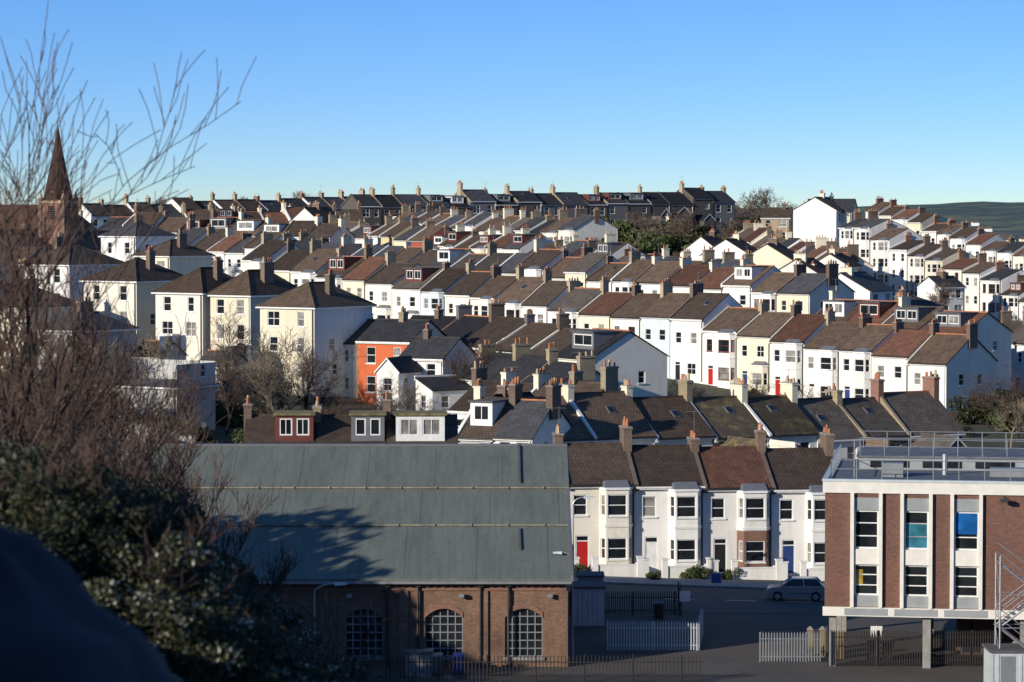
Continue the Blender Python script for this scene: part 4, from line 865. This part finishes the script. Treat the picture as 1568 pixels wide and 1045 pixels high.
# unseen trees off to the left, placed to shade the works and bank
for x,y,s in ((-34,139,1.1),(-36,150,1.15),(-41,140,1.5),(-48,151,1.4),(-34,131,1.0),(-50,128,1.3),(-27,126,.66),(-60,140,1.3),(-44,32,.8),(-13,5,.55),(-16,0,.6),(-22,20,.5),(-27,33,.42)):
    put(EV,'unseen_evergreen',(x,y,tz(x,y)),rt.uniform(0,6),s)
for x,y,s in ((-37,137,1.9),(-43,131,2.0),(-33,144,1.7)): put(BT[0],'bare_tree',(x,y,tz(x,y)),rt.uniform(0,6),s)
# dark boulder on the bank beside the viewpoint
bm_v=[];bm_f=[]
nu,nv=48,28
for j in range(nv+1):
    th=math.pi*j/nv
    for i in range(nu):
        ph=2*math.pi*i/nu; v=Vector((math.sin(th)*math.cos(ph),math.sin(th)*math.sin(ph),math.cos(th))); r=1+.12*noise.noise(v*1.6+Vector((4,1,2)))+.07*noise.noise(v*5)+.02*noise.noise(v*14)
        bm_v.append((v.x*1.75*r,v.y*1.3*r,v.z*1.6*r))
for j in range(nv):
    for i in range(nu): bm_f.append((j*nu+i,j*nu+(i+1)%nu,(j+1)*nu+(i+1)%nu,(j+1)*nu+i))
me=bpy.data.meshes.new('boulder'); me.from_pydata(bm_v,[],bm_f); me.materials.append(MATS['shaded_navy_rock']); me.polygons.foreach_set('use_smooth',[True]*len(bm_f)); me.validate()
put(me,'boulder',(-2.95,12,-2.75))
# ------------------------------------------------------------ light, sky, camera
EL=math.radians(17); B_=math.radians(50)
sd=bpy.data.lights.new('sun','SUN'); sd.energy=5; sd.angle=math.radians(.5); sd.color=(1,.92,.79)
so=bpy.data.objects.new('sun',sd); COL.objects.link(so)
tosun=Vector((-math.sin(B_)*math.cos(EL),-math.cos(B_)*math.cos(EL),math.sin(EL)))
so.rotation_euler=tosun.to_track_quat('Z','Y').to_euler(); so.location=(-60,-60,60)
w=bpy.data.worlds.new('World'); scene.world=w; w.use_nodes=True; nt=w.node_tree; bg=nt.nodes['Background']
sk=nt.nodes.new('ShaderNodeTexSky'); sk.sky_type='NISHITA'; sk.sun_disc=False; sk.sun_elevation=EL; sk.sun_rotation=math.atan2(tosun.x,tosun.y)
sk.air_density=1.0; sk.dust_density=.3; sk.ozone_density=3.0; sk.altitude=50
tc=nt.nodes.new('ShaderNodeTexCoord'); mp=nt.nodes.new('ShaderNodeMapping'); mp.inputs['Scale'].default_value=(1,1,3.2); mp.inputs['Location'].default_value=(0,0,.04)
sx=nt.nodes.new('ShaderNodeSeparateXYZ'); nt.links.new(tc.outputs['Generated'],sx.inputs[0])
mr=nt.nodes.new('ShaderNodeMapRange'); mr.inputs[1].default_value=0.0; mr.inputs[2].default_value=.075; nt.links.new(sx.outputs[2],mr.inputs[0])
tint=nt.nodes.new('ShaderNodeMix'); tint.data_type='RGBA'; tint.inputs[6].default_value=(.92,.92,.96,1); tint.inputs[7].default_value=(.80,1.15,1.5,1); nt.links.new(mr.outputs[0],tint.inputs[0])
ml=nt.nodes.new('ShaderNodeVectorMath'); ml.operation='MULTIPLY'; nt.links.new(tint.outputs[2],ml.inputs[1])
nt.links.new(tc.outputs['Generated'],mp.inputs[0]); nt.links.new(mp.outputs[0],sk.inputs[0]); nt.links.new(sk.outputs[0],ml.inputs[0]); nt.links.new(ml.outputs[0],bg.inputs[0]); bg.inputs[1].default_value=.15
cd=bpy.data.cameras.new('camera'); co=bpy.data.objects.new('camera',cd); COL.objects.link(co); cd.sensor_width=36; cd.lens=F/1568*36
co.rotation_euler=(math.radians(90)-math.atan(192.5/F),0,0); co.location=(0,0,0); cd.clip_start=.5; cd.clip_end=20000
cd.dof.use_dof=True; cd.dof.focus_distance=260; cd.dof.aperture_fstop=2.8
scene.camera=co
scene.view_settings.view_transform='Standard'; scene.view_settings.look='None'; scene.view_settings.exposure=0
print('objects',len(bpy.data.objects),'ctrl',len(CTRL))
